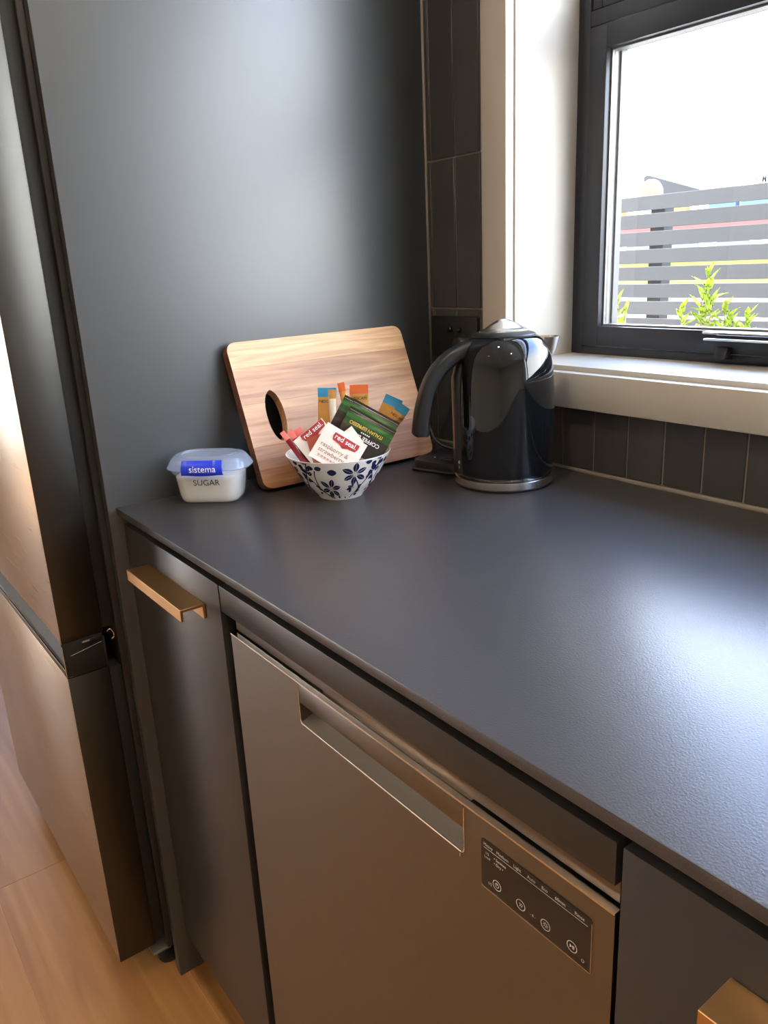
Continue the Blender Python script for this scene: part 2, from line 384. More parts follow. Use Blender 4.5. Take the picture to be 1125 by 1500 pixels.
def sash(x0, x1, z0, z1, wd, yy, nm):
    bm = bmesh.new()
    put(bm, (x0, yy, z0), (x0+wd, yy+0.030, z1), 0.0012); put(bm, (x1-wd, yy, z0), (x1, yy+0.030, z1), 0.0012)
    put(bm, (x0+wd, yy, z0), (x1-wd, yy+0.030, z0+wd), 0.0012); put(bm, (x0+wd, yy, z1-wd), (x1-wd, yy+0.030, z1), 0.0012)
    s_ = obj(nm, bm, 'frame', w1, autos=40)
    a = wd; bm = bmesh.new(); t = 0.003
    put(bm, (x0+a, yy+0.012, z0+a), (x0+a+t, yy+0.030, z1-a)); put(bm, (x1-a-t, yy+0.012, z0+a), (x1-a, yy+0.030, z1-a))
    put(bm, (x0+a+t, yy+0.012, z0+a), (x1-a-t, yy+0.030, z0+a+t)); put(bm, (x0+a+t, yy+0.012, z1-a-t), (x1-a-t, yy+0.030, z1-a))
    obj('glazing_bead', bm, 'alu', s_)
    box('pane', (x0+a+t, yy+0.016, z0+a+t), (x1-a-t, yy+0.020, z1-a-t), 'glass', s_)
    # outer part of the frame, seen through the pane
    bm = bmesh.new(); q = a+0.007
    put(bm, (x0+0.004, yy+0.030, z0+0.004), (x0+q, yy+0.044, z1-0.004)); put(bm, (x1-q, yy+0.030, z0+0.004), (x1-0.004, yy+0.044, z1-0.004))
    put(bm, (x0+q, yy+0.030, z0+0.004), (x1-q, yy+0.044, z0+a+0.001)); put(bm, (x0+q, yy+0.030, z1-a-0.001), (x1-q, yy+0.044, z1-0.004))
    obj('outer_bead', bm, 'beadgrey', s_)
    return s_
sa = sash(0.2490, 1.915, 1.1062, 1.6055, 0.0340, FY-0.004, 'opening_sash')
sash(0.2490, 1.915, 1.6315, 2.266, 0.018, FY+0.002, 'fixed_light'); sash(1.985, 3.07, 1.107, 2.266, 0.034, FY+0.002, 'fixed_light')
lt = box('latch_bar', (0.494, FY-0.020, 1.1365), (0.66, FY-0.004, 1.1395), 'latchmetal', w1, 0.0008)
box('latch_handle', (0.505, FY-0.034, 1.1285), (0.66, FY-0.024, 1.1315), 'latchmetal', lt, 0.0008)
box('latch_body', (0.520, FY-0.026, 1.129), (0.66, FY-0.004, 1.1365), 'blackplastic', lt, 0.001)
prism('keeper', [(FY-0.020, 1.1005), (FY-0.001, 1.0975), (FY-0.001, 1.1165), (FY-0.012, 1.1165)], 'x', 0.514, 0.534, 'frame', w1, 0.001)

# ================================================================ tall end panel
pn = box('end_panel', (-0.018, -0.6564, 0.0), (0.0, 0.0, 2.30), 'panel', None, 0.0008)
tag(pn, 'tall charcoal end panel standing between fridge and worktop', 'panel')

# ================================================================ fridge
FX1, FX0, FYF = -0.0305, -0.785, -0.7515
fr = thing('fridge', ((FX0+FX1)/2, -0.4, 0), 'black stainless two door fridge standing left of the charcoal end panel', 'fridge')
box('body', (FX0, -0.664, 0.045), (FX1, -0.04, 1.80), 'blackmatt', fr, 0.004)
def fdoor(name, z0, z1):
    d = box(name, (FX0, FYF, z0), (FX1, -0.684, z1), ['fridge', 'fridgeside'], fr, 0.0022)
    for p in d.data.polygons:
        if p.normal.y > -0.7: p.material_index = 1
    box('gasket', (FX0+0.006, -0.684, z0+0.006), (FX1-0.005, -0.664, z1-0.006), 'rubber', d, 0.002)
    return d
ud = fdoor('upper_door', 0.711, 1.795); ld = fdoor('lower_door', 0.070, 0.650)
gp = prism('grip_channel', [(FYF+0.001, 0.650), (FYF+0.001, 0.665), (FYF+0.006, 0.665), (-0.715, 0.690), (-0.690, 0.704), (-0.684, 0.704), (-0.684, 0.650)], 'x', FX0, FX1-0.002, 'gripdark', fr, 0.0008)
box('trim_strip', (FX0, FYF-0.0008, 0.6635), (FX1-0.001, FYF+0.0012, 0.6660), 'bright', gp)
ec = prism('end_cap', [(FYF-0.0006, 0.652), (FYF-0.0006, 0.712), (-0.688, 0.712), (-0.688, 0.652)], 'x', FX1-0.0025, FX1+0.0012, 'rubber', fr, 0.0005)
tb = bmesh.new(); tube_bm([(FX1+0.0016, -0.7515, 0.708), (FX1+0.0016, -0.7515, 0.654), (FX1+0.0016, -0.743, 0.6525)], 0.0008, 6, tb); tube_bm([(FX1+0.0016, -0.7415, 0.6885), (FX1+0.0016, -0.690, 0.698)], 0.0006, 6, tb)
obj('cap_edge', tb, 'bright', ec)
hg = box('hinge', (FX1-0.02, -0.722, 0.703), (FX1+0.0035, -0.690, 0.709), 'rubber', fr, 0.001)
bm = bmesh.new(); put(bm, (FX1, -0.721, 0.7045), (FX1+0.004, -0.708, 0.7085), 0.0014); obj('hinge_pin', bm, 'alu', hg)
bm = tube_bm(smooth_path([(FX1+0.004, -0.6800, 0.713), (FX1+0.006, -0.676, 0.717), (FX1+0.006, -0.672, 0.713), (FX1+0.006, -0.670, 0.704), (FX1+0.004, -0.674, 0.698)], 4), 0.0013, 6)
obj('hinge_hook', bm, 'bright', hg, True)
bm = lathe_bm([(0.0, 0.0), (0.019, 0.0), (0.021, 0.006), (0.021, 0.016), (0.008, 0.02), (0.008, 0.05), (0, 0.05)], 20, (-0.062, -0.655, 0)); ft = obj('foot', bm, 'rubber', fr, autos=40)
box('foot_bracket', (-0.080, -0.690, 0.040), (-0.036, -0.655, 0.046), 'alu', ft, 0.001)
bm = lathe_bm([(0.0, 0.0), (0.019, 0.0), (0.021, 0.006), (0.021, 0.016), (0.008, 0.02), (0.008, 0.05), (0, 0.05)], 20, (-0.74, -0.655, 0)); obj('foot', bm, 'rubber', fr, autos=40)

# ================================================================ base units
DF = -0.6356     # door front plane
DT = 0.8925      # door top
def bar_handle(parent, x0, x1, z):
    """folded brass pull: flat top, front lip and back lip"""
    bm = bmesh.new(); y0, y1 = DF-0.0345, DF-0.0002; t = 0.0032
    poly = [(y0, z), (y1, z), (y1, z-0.021), (y1-t, z-0.021), (y1-t, z-t), (y0+t, z-t), (y0+t, z-0.0165), (y0, z-0.0165)]
    vs = [[bm.verts.new((x, p[0], p[1])) for p in poly] for x in (x0, x1)]
    n = len(poly); bm.faces.new(vs[0]); bm.faces.new(vs[1])
    for i in range(n): bm.faces.new((vs[0][i], vs[0][(i+1) % n], vs[1][(i+1) % n], vs[1][i]))
    bmesh.ops.bevel(bm, geom=bm.edges[:], offset=0.0005, segments=1, affect='EDGES')
    return obj('handle', bm, 'brass', parent)
def base_unit(x0, x1, label, hx0, hx1):
    u = thing('base_cabinet', ((x0+x1)/2, -0.3, 0), label, 'cabinet')
    bm = bmesh.new()
    put(bm, (x0+0.001, -0.60, 0.10), (x0+0.017, -0.02, 0.904)); put(bm, (x1-0.017, -0.60, 0.10), (x1-0.001, -0.02, 0.904))
    put(bm, (x0+0.017, -0.60, 0.10), (x1-0.017, -0.02, 0.116)); put(bm, (x0+0.017, -0.036, 0.116), (x1-0.017, -0.02, 0.904)); put(bm, (x0+0.017, -0.60, 0.889), (x1-0.017, -0.50, 0.904))
    obj('carcass', bm, 'carcass', u)
    box('plinth', (x0+0.001, -0.575, 0.0), (x1-0.001, -0.56, 0.10), 'panel', u)
    d = box('door', (x0+0.0015, DF, 0.088), (x1-0.0015, DF+0.018, DT), 'cab', u, 0.0008)
    bar_handle(d, hx0, hx1, 0.8480+0.004)
    return u
base_unit(0.0005, 0.3360, 'narrow charcoal cabinet with brass pull between end panel and dishwasher', 0.0930, 0.2880)
base_unit(0.9365, 1.5365, 'charcoal cabinet with brass pull on the right of the dishwasher', 1.0165, 1.2165)

# filler rail above the dishwasher
fp = box('filler_rail', (0.3375, DF, 0.8575), (0.9330, DF+0.018, DT), 'cab', None, 0.0008)
tag(fp, 'charcoal filler rail fixed between worktop and dishwasher', 'rail')

# ================================================================ dishwasher
dw = thing('dishwasher', (0.645, -0.3, 0), 'dark stainless built-in dishwasher under the worktop', 'dishwasher')
box('body', (0.352, -0.590, 0.06), (0.931, -0.04, 0.856), 'carcass', dw)
box('top_fascia', (0.3600, DF+0.0075, 0.8385), (0.9325, DF+0.02, 0.8572), 'steel2', dw, 0.0005)
HX0, HX1, HZ0, HZ1 = 0.519, 0.7835, 0.7865, 0.8300
DX0, DX1, DZ0 = 0.3590, 0.9345, 0.10
bm = bmesh.new()      # door skin with the grip opening left free
put(bm, (DX0, DF, DZ0), (HX0, DF+0.035, 0.8345)); put(bm, (HX1, DF, DZ0), (DX1, DF+0.035, 0.8345)); put(bm, (HX0, DF, DZ0), (HX1, DF+0.035, HZ0))
bmesh.ops.remove_doubles(bm, verts=bm.verts[:], dist=1e-5)
dd = obj('door', bm, 'steel', dw)
box('top_edge', (DX0, DF-0.0006, 0.8345), (DX1, DF+0.0065, 0.8362), 'bright', dd)
box('grip_bar', (HX0+0.0008, DF-0.0004, 0.8110), (HX1-0.0008, DF+0.006, 0.8340), 'steel', dd, 0.0006)
gpk = prism('grip_pocket', [(DF+0.0005, HZ0), (DF+0.004, HZ0+0.0005), (DF+0.022, HZ0+0.007), (DF+0.030, HZ0+0.018), (DF+0.030, 0.834), (DF+0.034, 0.834), (DF+0.034, HZ0-0.004), (DF+0.0005, HZ0-0.003)], 'x', HX0, HX1, 'pocket', dd)
rim = bmesh.new()
tube_bm([(HX0, DF-0.0004, 0.832), (HX0, DF-0.0004, HZ0+0.003)], 0.0007, 6, rim)
arc = [(HX0+0.005-0.005*math.cos(k*PI/10), DF-0.0004, HZ0+0.004-0.005*math.sin(k*PI/10)) for k in range(6)]; arc += [(HX1-0.005+0.005*math.sin(k*PI/10), DF-0.0004, HZ0+0.004-0.005*math.cos(k*PI/10)) for k in range(6)]
tube_bm(arc, 0.0008, 6, rim)
tube_bm([(HX1, DF-0.0004, 0.832), (HX1, DF-0.0004, HZ0+0.003)], 0.0007, 6, rim)
obj('grip_rim', rim, 'bright', dd)
bm = bmesh.new(); put(bm, (0.7775, DF-0.0004, 0.7795), (0.7787, DF, 0.7835)); obj('nick', bm, 'bright', dd)
CX0, CX1, CZ0, CZ1 = 0.8045, 0.9165, 0.7695, 0.8170
cp = prism('control_panel', [(CX0+p[0]+(CX1-CX0)/2, CZ0+p[1]+(CZ1-CZ0)/2) for p in rrect((CX1-CX0)/2, (CZ1-CZ0)/2, 0.003, 3)], 'y', DF-0.0006, DF+0.001, 'ctrl', dw)
cp['label'] = 'black control strip with pale programme names and four touch buttons'
rb = bmesh.new()
put(rb, (CX0, DF-0.0009, CZ0-0.0005), (CX1, DF-0.0002, CZ0+0.0001)); put(rb, (CX1-0.0002, DF-0.0009, CZ0), (CX1+0.0003, DF-0.0002, CZ1-0.003)); obj('panel_rim', rb, 'bright', cp)
TY = DF-0.0008
def ptext(s, x, z, size, align='LEFT', bold=0.0, parent=cp):
    return obj('lettering', mapv(text_bm(s, size, align, bold=bold), lambda c: (x+c.x, TY, z+c.y)), 'ink_grey', parent)
for s, x in (('Heavy', 0.8075), ('Medium', 0.8220), ('Light', 0.8405), ('Auto', 0.8550), ('Eco', 0.8695), ('60min', 0.8825), ('Rinse', 0.9010)):
    ptext(s, x, 0.8125, 0.0041)
lb = bmesh.new(); put(lb, (0.8075, TY-0.0001, 0.8091), (0.9130, TY, 0.8094)); obj('rule_line', lb, 'ink_grey', cp)
ptext('1/2', 0.8115, 0.8045, 0.0034, 'CENTER'); ptext('Load', 0.8115, 0.8008, 0.0034, 'CENTER')
ptext('• Sanitize', 0.8190, 0.8048, 0.0037); ptext('• Dry •', 0.8190, 0.8002, 0.0037)
def ring_bm(bm, x, z, r, t, n=28):
    A = [bm.verts.new((x+(r-t)*math.cos(2*PI*k/n), TY, z+(r-t)*math.sin(2*PI*k/n))) for k in range(n)]
    B = [bm.verts.new((x+r*math.cos(2*PI*k/n), TY, z+r*math.sin(2*PI*k/n))) for k in range(n)]
    for k in range(n): bm.faces.new((A[k], A[(k+1) % n], B[(k+1) % n], B[k]))
def poly_bm(bm, pts): bm.faces.new([bm.verts.new((p[0], TY, p[1])) for p in pts])
BZ = 0.7805
for i, bx in enumerate((0.8225, 0.8485, 0.8740, 0.8995)):
    bm = bmesh.new(); ring_bm(bm, bx, BZ, 0.0048, 0.0006)
    if i == 0: ring_bm(bm, bx, BZ, 0.0022, 0.0005, 16); poly_bm(bm, [(bx-0.0003, BZ), (bx+0.0003, BZ), (bx+0.0003, BZ+0.0026), (bx-0.0003, BZ+0.0026)])
    if i == 1:
        for d in (-0.0014, 0.0004): poly_bm(bm, [(bx+d, BZ+0.0016), (bx+d+0.0006, BZ+0.0016), (bx+d+0.0016, BZ), (bx+d+0.0006, BZ-0.0016), (bx+d, BZ-0.0016), (bx+d+0.001, BZ)])
    if i == 2:
        for k in range(8):
            a = k*PI/4; c, s = math.cos(a), math.sin(a)
            poly_bm(bm, [(bx+0.0008*c-0.0002*s, BZ+0.0008*s+0.0002*c), (bx+0.0026*c-0.0002*s, BZ+0.0026*s+0.0002*c), (bx+0.0026*c+0.0002*s, BZ+0.0026*s-0.0002*c), (bx+0.0008*c+0.0002*s, BZ+0.0008*s-0.0002*c)])
    if i == 3:
        poly_bm(bm, [(bx-0.002, BZ+0.0016), (bx, BZ), (bx-0.002, BZ-0.0016)])
        for d in (0.0005, 0.0015): poly_bm(bm, [(bx+d, BZ-0.0016), (bx+d+0.0006, BZ-0.0016), (bx+d+0.0006, BZ+0.0016), (bx+d, BZ+0.0016)])
    obj('button', bm, 'ink_grey', cp)
ptext('1/2', 0.8145, 0.7768, 0.0036, 'CENTER'); ptext('- 8 -', 0.8612, 0.7795, 0.0034, 'CENTER')
bm = bmesh.new(); ring_bm(bm, 0.9095, 0.7755, 0.0014, 0.0004, 14); obj('indicator', bm, 'ink_grey', cp)

# ================================================================ worktop
wt = box('worktop', (0.0004, -0.6437, 0.9095), (3.30, -0.0006, ZC), 'top', None, 0.0012, 2)
tag(wt, 'thin charcoal laminate worktop with a fine textured surface', 'worktop')
sc = box('worktop_subrail', (0.02, -0.60, 0.9045), (3.28, -0.03, 0.9095), 'carcass'); tag(sc, 'black recessed rail under the front edge of the worktop', 'rail')

# ================================================================ chopping board
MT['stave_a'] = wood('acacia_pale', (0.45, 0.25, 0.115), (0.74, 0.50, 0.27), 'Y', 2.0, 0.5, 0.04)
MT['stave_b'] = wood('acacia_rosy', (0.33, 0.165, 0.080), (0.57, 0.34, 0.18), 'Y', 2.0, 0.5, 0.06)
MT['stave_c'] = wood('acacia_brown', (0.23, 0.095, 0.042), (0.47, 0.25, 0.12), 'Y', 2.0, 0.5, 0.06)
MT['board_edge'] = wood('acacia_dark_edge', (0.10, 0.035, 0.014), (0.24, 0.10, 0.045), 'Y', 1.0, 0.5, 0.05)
th = math.radians(22); BT = 0.018; BH = 0.242
bn = Vector((math.cos(th), 0, math.sin(th))); bu = Vector((-math.sin(th), 0, math.cos(th)))
# local frame: x = thickness (front = 0, back = -BT), y along, z up the board
rotB = Matrix((bn, Vector((0, 1, 0)), bu)).transposed()
bd = thing('chopping_board', (0.1073, -0.2645, ZC+0.0004+BT*math.sin(th)), 'acacia chopping board with a slot handle leaning on the charcoal panel', 'chopping board', rot=rotB)
HWd, CR = 0.1755, 0.016
def board_half_width(z):
    d = 0.0
    if z < CR: d = CR-math.sqrt(max(0, CR*CR-(CR-z)**2))
    if z > BH-CR: d = CR-math.sqrt(max(0, CR*CR-(z-BH+CR)**2))
    return HWd-d
HC = (-0.1205, 0.1150); HA, HB_ = 0.0165, 0.0425
def hole_span(z):
    q = 1-((z-HC[1])/HB_)**2
    if q <= 0: return None
    w = HA*math.sqrt(q); sh = -0.10*(z-HC[1])*0.0
    return HC[0]+sh-w, HC[0]+sh+w
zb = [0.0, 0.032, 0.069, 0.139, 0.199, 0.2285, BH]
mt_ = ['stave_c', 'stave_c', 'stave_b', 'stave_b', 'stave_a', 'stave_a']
def quad_strip(bm, secs):
    """secs: list of (z, ya, yb): a solid slab between them, front x=0 back x=-BT; edges eased"""
    V = []
    for z, a, b in secs: V.append([bm.verts.new(p) for p in ((0, a, z), (0, b, z), (-BT, b, z), (-BT, a, z))])
    for A, B in zip(V, V[1:]):
        for k in range(4):
            f = bm.faces.new((A[k], A[(k+1) % 4], B[(k+1) % 4], B[k]))
            if (k == 1 and abs(A[1].co.y) > 0.14) or (k == 3 and abs(A[0].co.y) > 0.14): f.material_index = 1
    bm.faces.new(V[0]); bm.faces.new(V[-1])
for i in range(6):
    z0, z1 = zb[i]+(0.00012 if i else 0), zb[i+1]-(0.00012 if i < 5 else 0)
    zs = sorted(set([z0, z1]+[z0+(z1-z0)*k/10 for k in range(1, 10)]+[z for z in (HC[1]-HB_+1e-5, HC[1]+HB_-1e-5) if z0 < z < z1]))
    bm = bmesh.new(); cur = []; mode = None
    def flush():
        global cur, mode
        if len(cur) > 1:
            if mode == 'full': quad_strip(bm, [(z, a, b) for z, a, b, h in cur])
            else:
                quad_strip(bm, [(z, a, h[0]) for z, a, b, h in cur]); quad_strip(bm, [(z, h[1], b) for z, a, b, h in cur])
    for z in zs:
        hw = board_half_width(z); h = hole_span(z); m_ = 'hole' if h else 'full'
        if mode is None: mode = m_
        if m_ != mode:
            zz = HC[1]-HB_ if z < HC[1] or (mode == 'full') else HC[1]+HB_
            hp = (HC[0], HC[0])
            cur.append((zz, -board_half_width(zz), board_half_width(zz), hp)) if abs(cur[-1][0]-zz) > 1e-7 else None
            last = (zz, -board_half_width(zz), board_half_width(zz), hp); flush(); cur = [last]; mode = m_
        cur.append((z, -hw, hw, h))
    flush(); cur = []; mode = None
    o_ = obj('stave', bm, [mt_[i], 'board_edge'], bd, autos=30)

# ================================================================ sugar tub
MT['tub'] = clear('frosted_clear_plastic', (0.95, 0.96, 0.97), 0.13, (0.90, 0.90, 0.88), rough=0.12)
MT['lid'] = clear('clear_plastic_lid', (0.86, 0.92, 1.0), 0.36, (0.66, 0.75, 0.90), rough=0.10)
MT['clipblue'] = mat('royal_blue_plastic', (0.012, 0.045, 0.62), 0.28, var=0.02, spec=0.5)
MT['white_ink'] = mat('white_print', (0.88, 0.88, 0.88), 0.5, var=0.01)
MT['black_ink'] = mat('black_print', (0.02, 0.02, 0.02), 0.5, var=0.01)
MT['sugar'] = mat('white_sugar', (0.90, 0.85, 0.75), 0.9, var=0.03, vscale=(400, 400, 400), bump=0.5, bscale=1500, sub=0.0)
fn = Vector((0.735, -0.678, 0)).normalized(); ft_ = Vector((-fn.y, fn.x, 0))          # front normal, rightwards
rotT = Matrix((ft_, -fn, Vector((0, 0, 1)))).transposed()          # local x right, y back, z up
tu = thing('food_tub', (0.0655, -0.5090, ZC+0.0003), 'small clear plastic tub with a blue clip lid marked SUGAR', 'food container', rot=rotT)
def rr3(hx, hy, r, z, n=7): return [(p[0], p[1], z) for p in rrect(hx, hy, r, n)]
prof = [(0.044, 0.0285, 0.018, 0.0), (0.0475, 0.0315, 0.021, 0.0028), (0.0495, 0.033, 0.022, 0.012), (0.0535, 0.0355, 0.025, 0.044), (0.0540, 0.0358, 0.025, 0.0445), (0.0575, 0.0370, 0.026, 0.0470), (0.0580, 0.0374, 0.026, 0.056)]
rings = [rr3(*p) for p in prof]
inner = [rr3(p[0]-0.0012, p[1]-0.0012, p[2]-0.001, p[3]+(0.0012 if i < 2 else 0)) for i, p in enumerate(prof)][::-1]
obj('tub_body', loft_bm(rings+inner, True), 'tub', tu, autos=50)
sp = [(0.0425, 0.027, 0.0165, 0.0018), (0.0452, 0.0295, 0.019, 0.0045), (0.0475, 0.031, 0.020, 0.012), (0.0510, 0.0332, 0.022, 0.036), (0.0514, 0.0335, 0.022, 0.041), (0.040, 0.025, 0.018, 0.0435), (0.010, 0.006, 0.004, 0.0425)]
bm = loft_bm([rr3(*p) for p in sp], True)
sg = bpy.data.objects.new('sugar', bpy.data.meshes.new('sugar')); bmesh.ops.recalc_face_normals(bm, faces=bm.faces[:]); bm.to_mesh(sg.data); bm.free(); sg.data.materials.append(MT['sugar'])
for p in sg.data.polygons: p.use_smooth = True
COL.objects.link(sg); sg.matrix_world = Matrix.Translation((0.0655, -0.5090, ZC+0.0003)) @ rotT.to_4x4()
tag(sg, 'white sugar filling the small clear plastic tub', 'sugar', kind='stuff')
lp = [(0.0590, 0.0380, 0.0265, 0.0545), (0.0655, 0.0418, 0.036, 0.0538), (0.0662, 0.0424, 0.037, 0.0548), (0.0658, 0.0420, 0.037, 0.0565), (0.0620, 0.0395, 0.035, 0.0625), (0.0575, 0.0365, 0.033, 0.0690), (0.0535, 0.0330, 0.030, 0.0722), (0.0490, 0.0290, 0.027, 0.0734), (0.0440, 0.0245, 0.023, 0.0736), (0.0425, 0.0230, 0.0215, 0.0716), (0.030, 0.012, 0.011, 0.0714), (0.008, 0.003, 0.0025, 0.0714)]
ldo = obj('lid', loft_bm([rr3(*p) for p in lp], True), 'lid', tu, autos=40)
# raised oval bead on the lid
bead = [(p[0], p[1], 0.0740) for p in rrect(0.0432, 0.0237, 0.0222, 8)]; bead.append(bead[0])
obj('lid_rib', tube_bm(bead, 0.0013, 8), 'tub', ldo, True)
obj('lid_lettering', mapv(text_bm('sistema', 0.0155, 'CENTER', bold=0.012), lambda c: (c.x, c.y+0.000, 0.0722)), 'tub', ldo)
# clip: blue plate following the lid's front, hanging below the rim
CW = 0.0310
cpf = [(-0.0388, 0.0704, 0), (-0.0418, 0.0670, 0), (-0.0448, 0.0615, 0), (-0.0458, 0.0570, 0), (-0.0456, 0.0520, 0), (-0.0444, 0.0485, 0), (-0.0430, 0.0470, 0)]
cbm = bmesh.new(); fr_, bk_ = [], []
N_ = 16
for k in range(N_+1):
    x = -CW+2*CW*k/N_; sg_ = (x/CW)
    dip = 0.0022*(sg_**2)
    fr_.append([cbm.verts.new((x*(1.0+0.05*j/6), y0+0.0012*sg_**2, z0+(dip if j == 6 else 0))) for j, (y0, z0, _) in enumerate(cpf)])
    bk_.append([cbm.verts.new((x*(1.0+0.05*j/6), y0+0.0026+0.0012*sg_**2, z0-0.0006+(dip if j == 6 else 0))) for j, (y0, z0, _) in enumerate(cpf)])
m_ = len(cpf)
for k in range(N_):
    for j in range(m_-1):
        cbm.faces.new((fr_[k][j], fr_[k+1][j], fr_[k+1][j+1], fr_[k][j+1])); cbm.faces.new((bk_[k][j], bk_[k][j+1], bk_[k+1][j+1], bk_[k+1][j]))
    cbm.faces.new((fr_[k][0], bk_[k][0], bk_[k+1][0], fr_[k+1][0])); cbm.faces.new((fr_[k][-1], fr_[k+1][-1], bk_[k+1][-1], bk_[k][-1]))
for j in range(m_-1):
    cbm.faces.new((fr_[0][j], fr_[0][j+1], bk_[0][j+1], bk_[0][j])); cbm.faces.new((fr_[-1][j], bk_[-1][j], bk_[-1][j+1], fr_[-1][j+1]))
cl = obj('clip', cbm, 'clipblue', tu, autos=50); cl['label'] = 'royal blue locking clip with white lettering'
def clip_pt(x, z):
    for (ya, za, _), (yb_, zb_, _) in zip(cpf, cpf[1:]):
        if zb_ <= z <= za: t = (z-za)/(zb_-za); return ya+(yb_-ya)*t+0.0012*(x/CW)**2
    return -0.0458
obj('lettering', mapv(text_bm('sistema', 0.0140, 'CENTER', bold=0.0), lambda c: (c.x+0.002, clip_pt(c.x, c.y+0.0580)-0.0009, c.y+0.0580)), 'white_ink', cl)
for sx in (-0.0245, 0.0205):
    bm = bmesh.new(); put(bm, (sx-0.0020, -0.0450, 0.0630), (sx+0.0020, -0.0395, 0.0715), 0.0015); obj('hinge_lug', bm, 'tub', cl, autos=50)
def tub_y(z): return -(0.0330+(0.0358-0.0330)*(z-0.012)/0.028)
obj('lettering', mapv(text_bm('SUGAR', 0.0132, 'CENTER', bold=0.0), lambda c: (c.x+0.003, tub_y(c.y+0.0345)-0.0007, c.y+0.0345)), 'black_ink', tu)

# ================================================================ patterned bowl
MT['china'] = mat('white_glazed_china', (0.80, 0.78, 0.72), 0.16, var=0.01, spec=0.5, coat=0.2)
MT['navy'] = mat('navy_glaze_print', (0.012, 0.018, 0.075), 0.22, var=0.15, vscale=(120, 120, 120), coat=0.2)
BC = Vector((0.192, -0.353, ZC+0.0002)); BRIM = 0.0695
bo = thing('bowl', BC, 'white china bowl with a navy flower print, full of sachets', 'bowl')
bp_ = [(0.0350, 0.0008), (0.0362, 0.0035), (0.0440, 0.0110), (0.0530, 0.0215), (0.0620, 0.0345), (0.0705, 0.0485), (0.0770, 0.0605), (0.0808, 0.0690)]
def bowl_r(z):
    for (ra, za), (rb_, zb_) in zip(bp_, bp_[1:]):
        if z <= zb_: t = (z-za)/(zb_-za); return ra+(rb_-ra)*t
    return bp_[-1][0]
bpr = [(0.0, 0.0022), (0.030, 0.0022), (0.0315, 0.0), (0.0345, 0.0)]+bp_+[(0.0805, BRIM), (0.0795, 0.0692)]+[(r-0.0032, z+0.0012) for r, z in bp_[::-1][1:-2]]+[(0.028, 0.0085), (0.0, 0.0075)]
obj('bowl_body', lathe_bm(bpr, 72, BC), 'china', bo, autos=50)
camdir = math.atan2(-1.0024-BC.y, 1.1959-BC.x)
# print shapes are drawn in the photo's bowl view: X to the right (m), Z height; wrapped round the wall
def wrap(X, Z, th0=camdir, off=0.00025):
    r = bowl_r(Z); a = th0+X/0.066
    return (BC.x+(r+off)*math.cos(a), BC.y+(r+off)*math.sin(a), BC.z+Z)
def petal(bm, X, Z, ang, L, Wd, th0, gap=True, a0=0.15):
    n = 6
    for side in (-1, 1):
        rows = []
        for k in range(n+1):
            t = a0+(1-a0)*k/n; w = Wd*math.sin(PI*min(1, (t-a0)/(1-a0)*0.97+0.03))**0.7
            g = (0.05*Wd if gap else 0)+0.0
            for_a = (t*L, side*min(g, w)); for_b = (t*L, side*w)
            rows.append([(for_a), (for_b)])
        vs = []
        for (ra, rb_) in rows:
            rr = []
            for (px, py) in (ra, ((ra[0]+rb_[0])/2, (ra[1]+rb_[1])/2), rb_):
                c, s = math.cos(ang), math.sin(ang)
                x = X+px*c-py*s; z = max(0.003, min(0.0672, Z+px*s+py*c)); rr.append(bm.verts.new(wrap(x, z, th0)))
            vs.append(rr)
        for A, B in zip(vs, vs[1:]):
            for j in range(2):
                try: bm.faces.new((A[j], A[j+1], B[j+1], B[j]))
                except ValueError: pass
def stem(bm, pts, w, th0):
    P = smooth_path([(p[0], p[1], 0) for p in pts], 6); vs = []
    for i, p in enumerate(P):
        d = (P[min(i+1, len(P)-1)]-P[max(i-1, 0)]).normalized(); nrm = Vector((-d.y, d.x, 0))
        vs.append([bm.verts.new(wrap(p.x+nrm.x*w*q, max(0.003, min(0.0672, p.y+nrm.y*w*q)), th0, 0.0002)) for q in (-1, 1)])
    for A, B in zip(vs, vs[1:]): bm.faces.new((A[0], A[1], B[1], B[0]))
def zpx(x, y):   # zoomed-photo coordinates -> metres on the wall
    return ((x-440)/4.6875/1000*1.02, (935-y)/4.6875/905*1.0)
def flower(x, y, R, rot, th0, n=6, wd=0.30):
    bm = bmesh.new(); X, Z = zpx(x, y)
    for k in range(n): petal(bm, X, Z, rot+2*PI*k/n, R*(0.9+0.15*((k*7) % 3)/2), R*0.205, th0, True, 0.20)
    for k in range(n):
        a = rot+2*PI*(k+0.5)/n; stem(bm, [(X+R*0.06*math.cos(a), Z+R*0.06*math.sin(a)), (X+R*0.26*math.cos(a), Z+R*0.26*math.sin(a))], 0.00025, th0)
    return obj('printed_flower', bm, 'navy', bo)
def sprig(pts, leaves, th0, w=0.0009):
    bm = bmesh.new(); stem(bm, [zpx(*p) for p in pts], w, th0)
    for x, y, ang, L in leaves:
        X, Z = zpx(x, y); petal(bm, X, Z, math.radians(ang), L, L*0.26, th0)
    return obj('printed_sprig', bm, 'navy', bo)
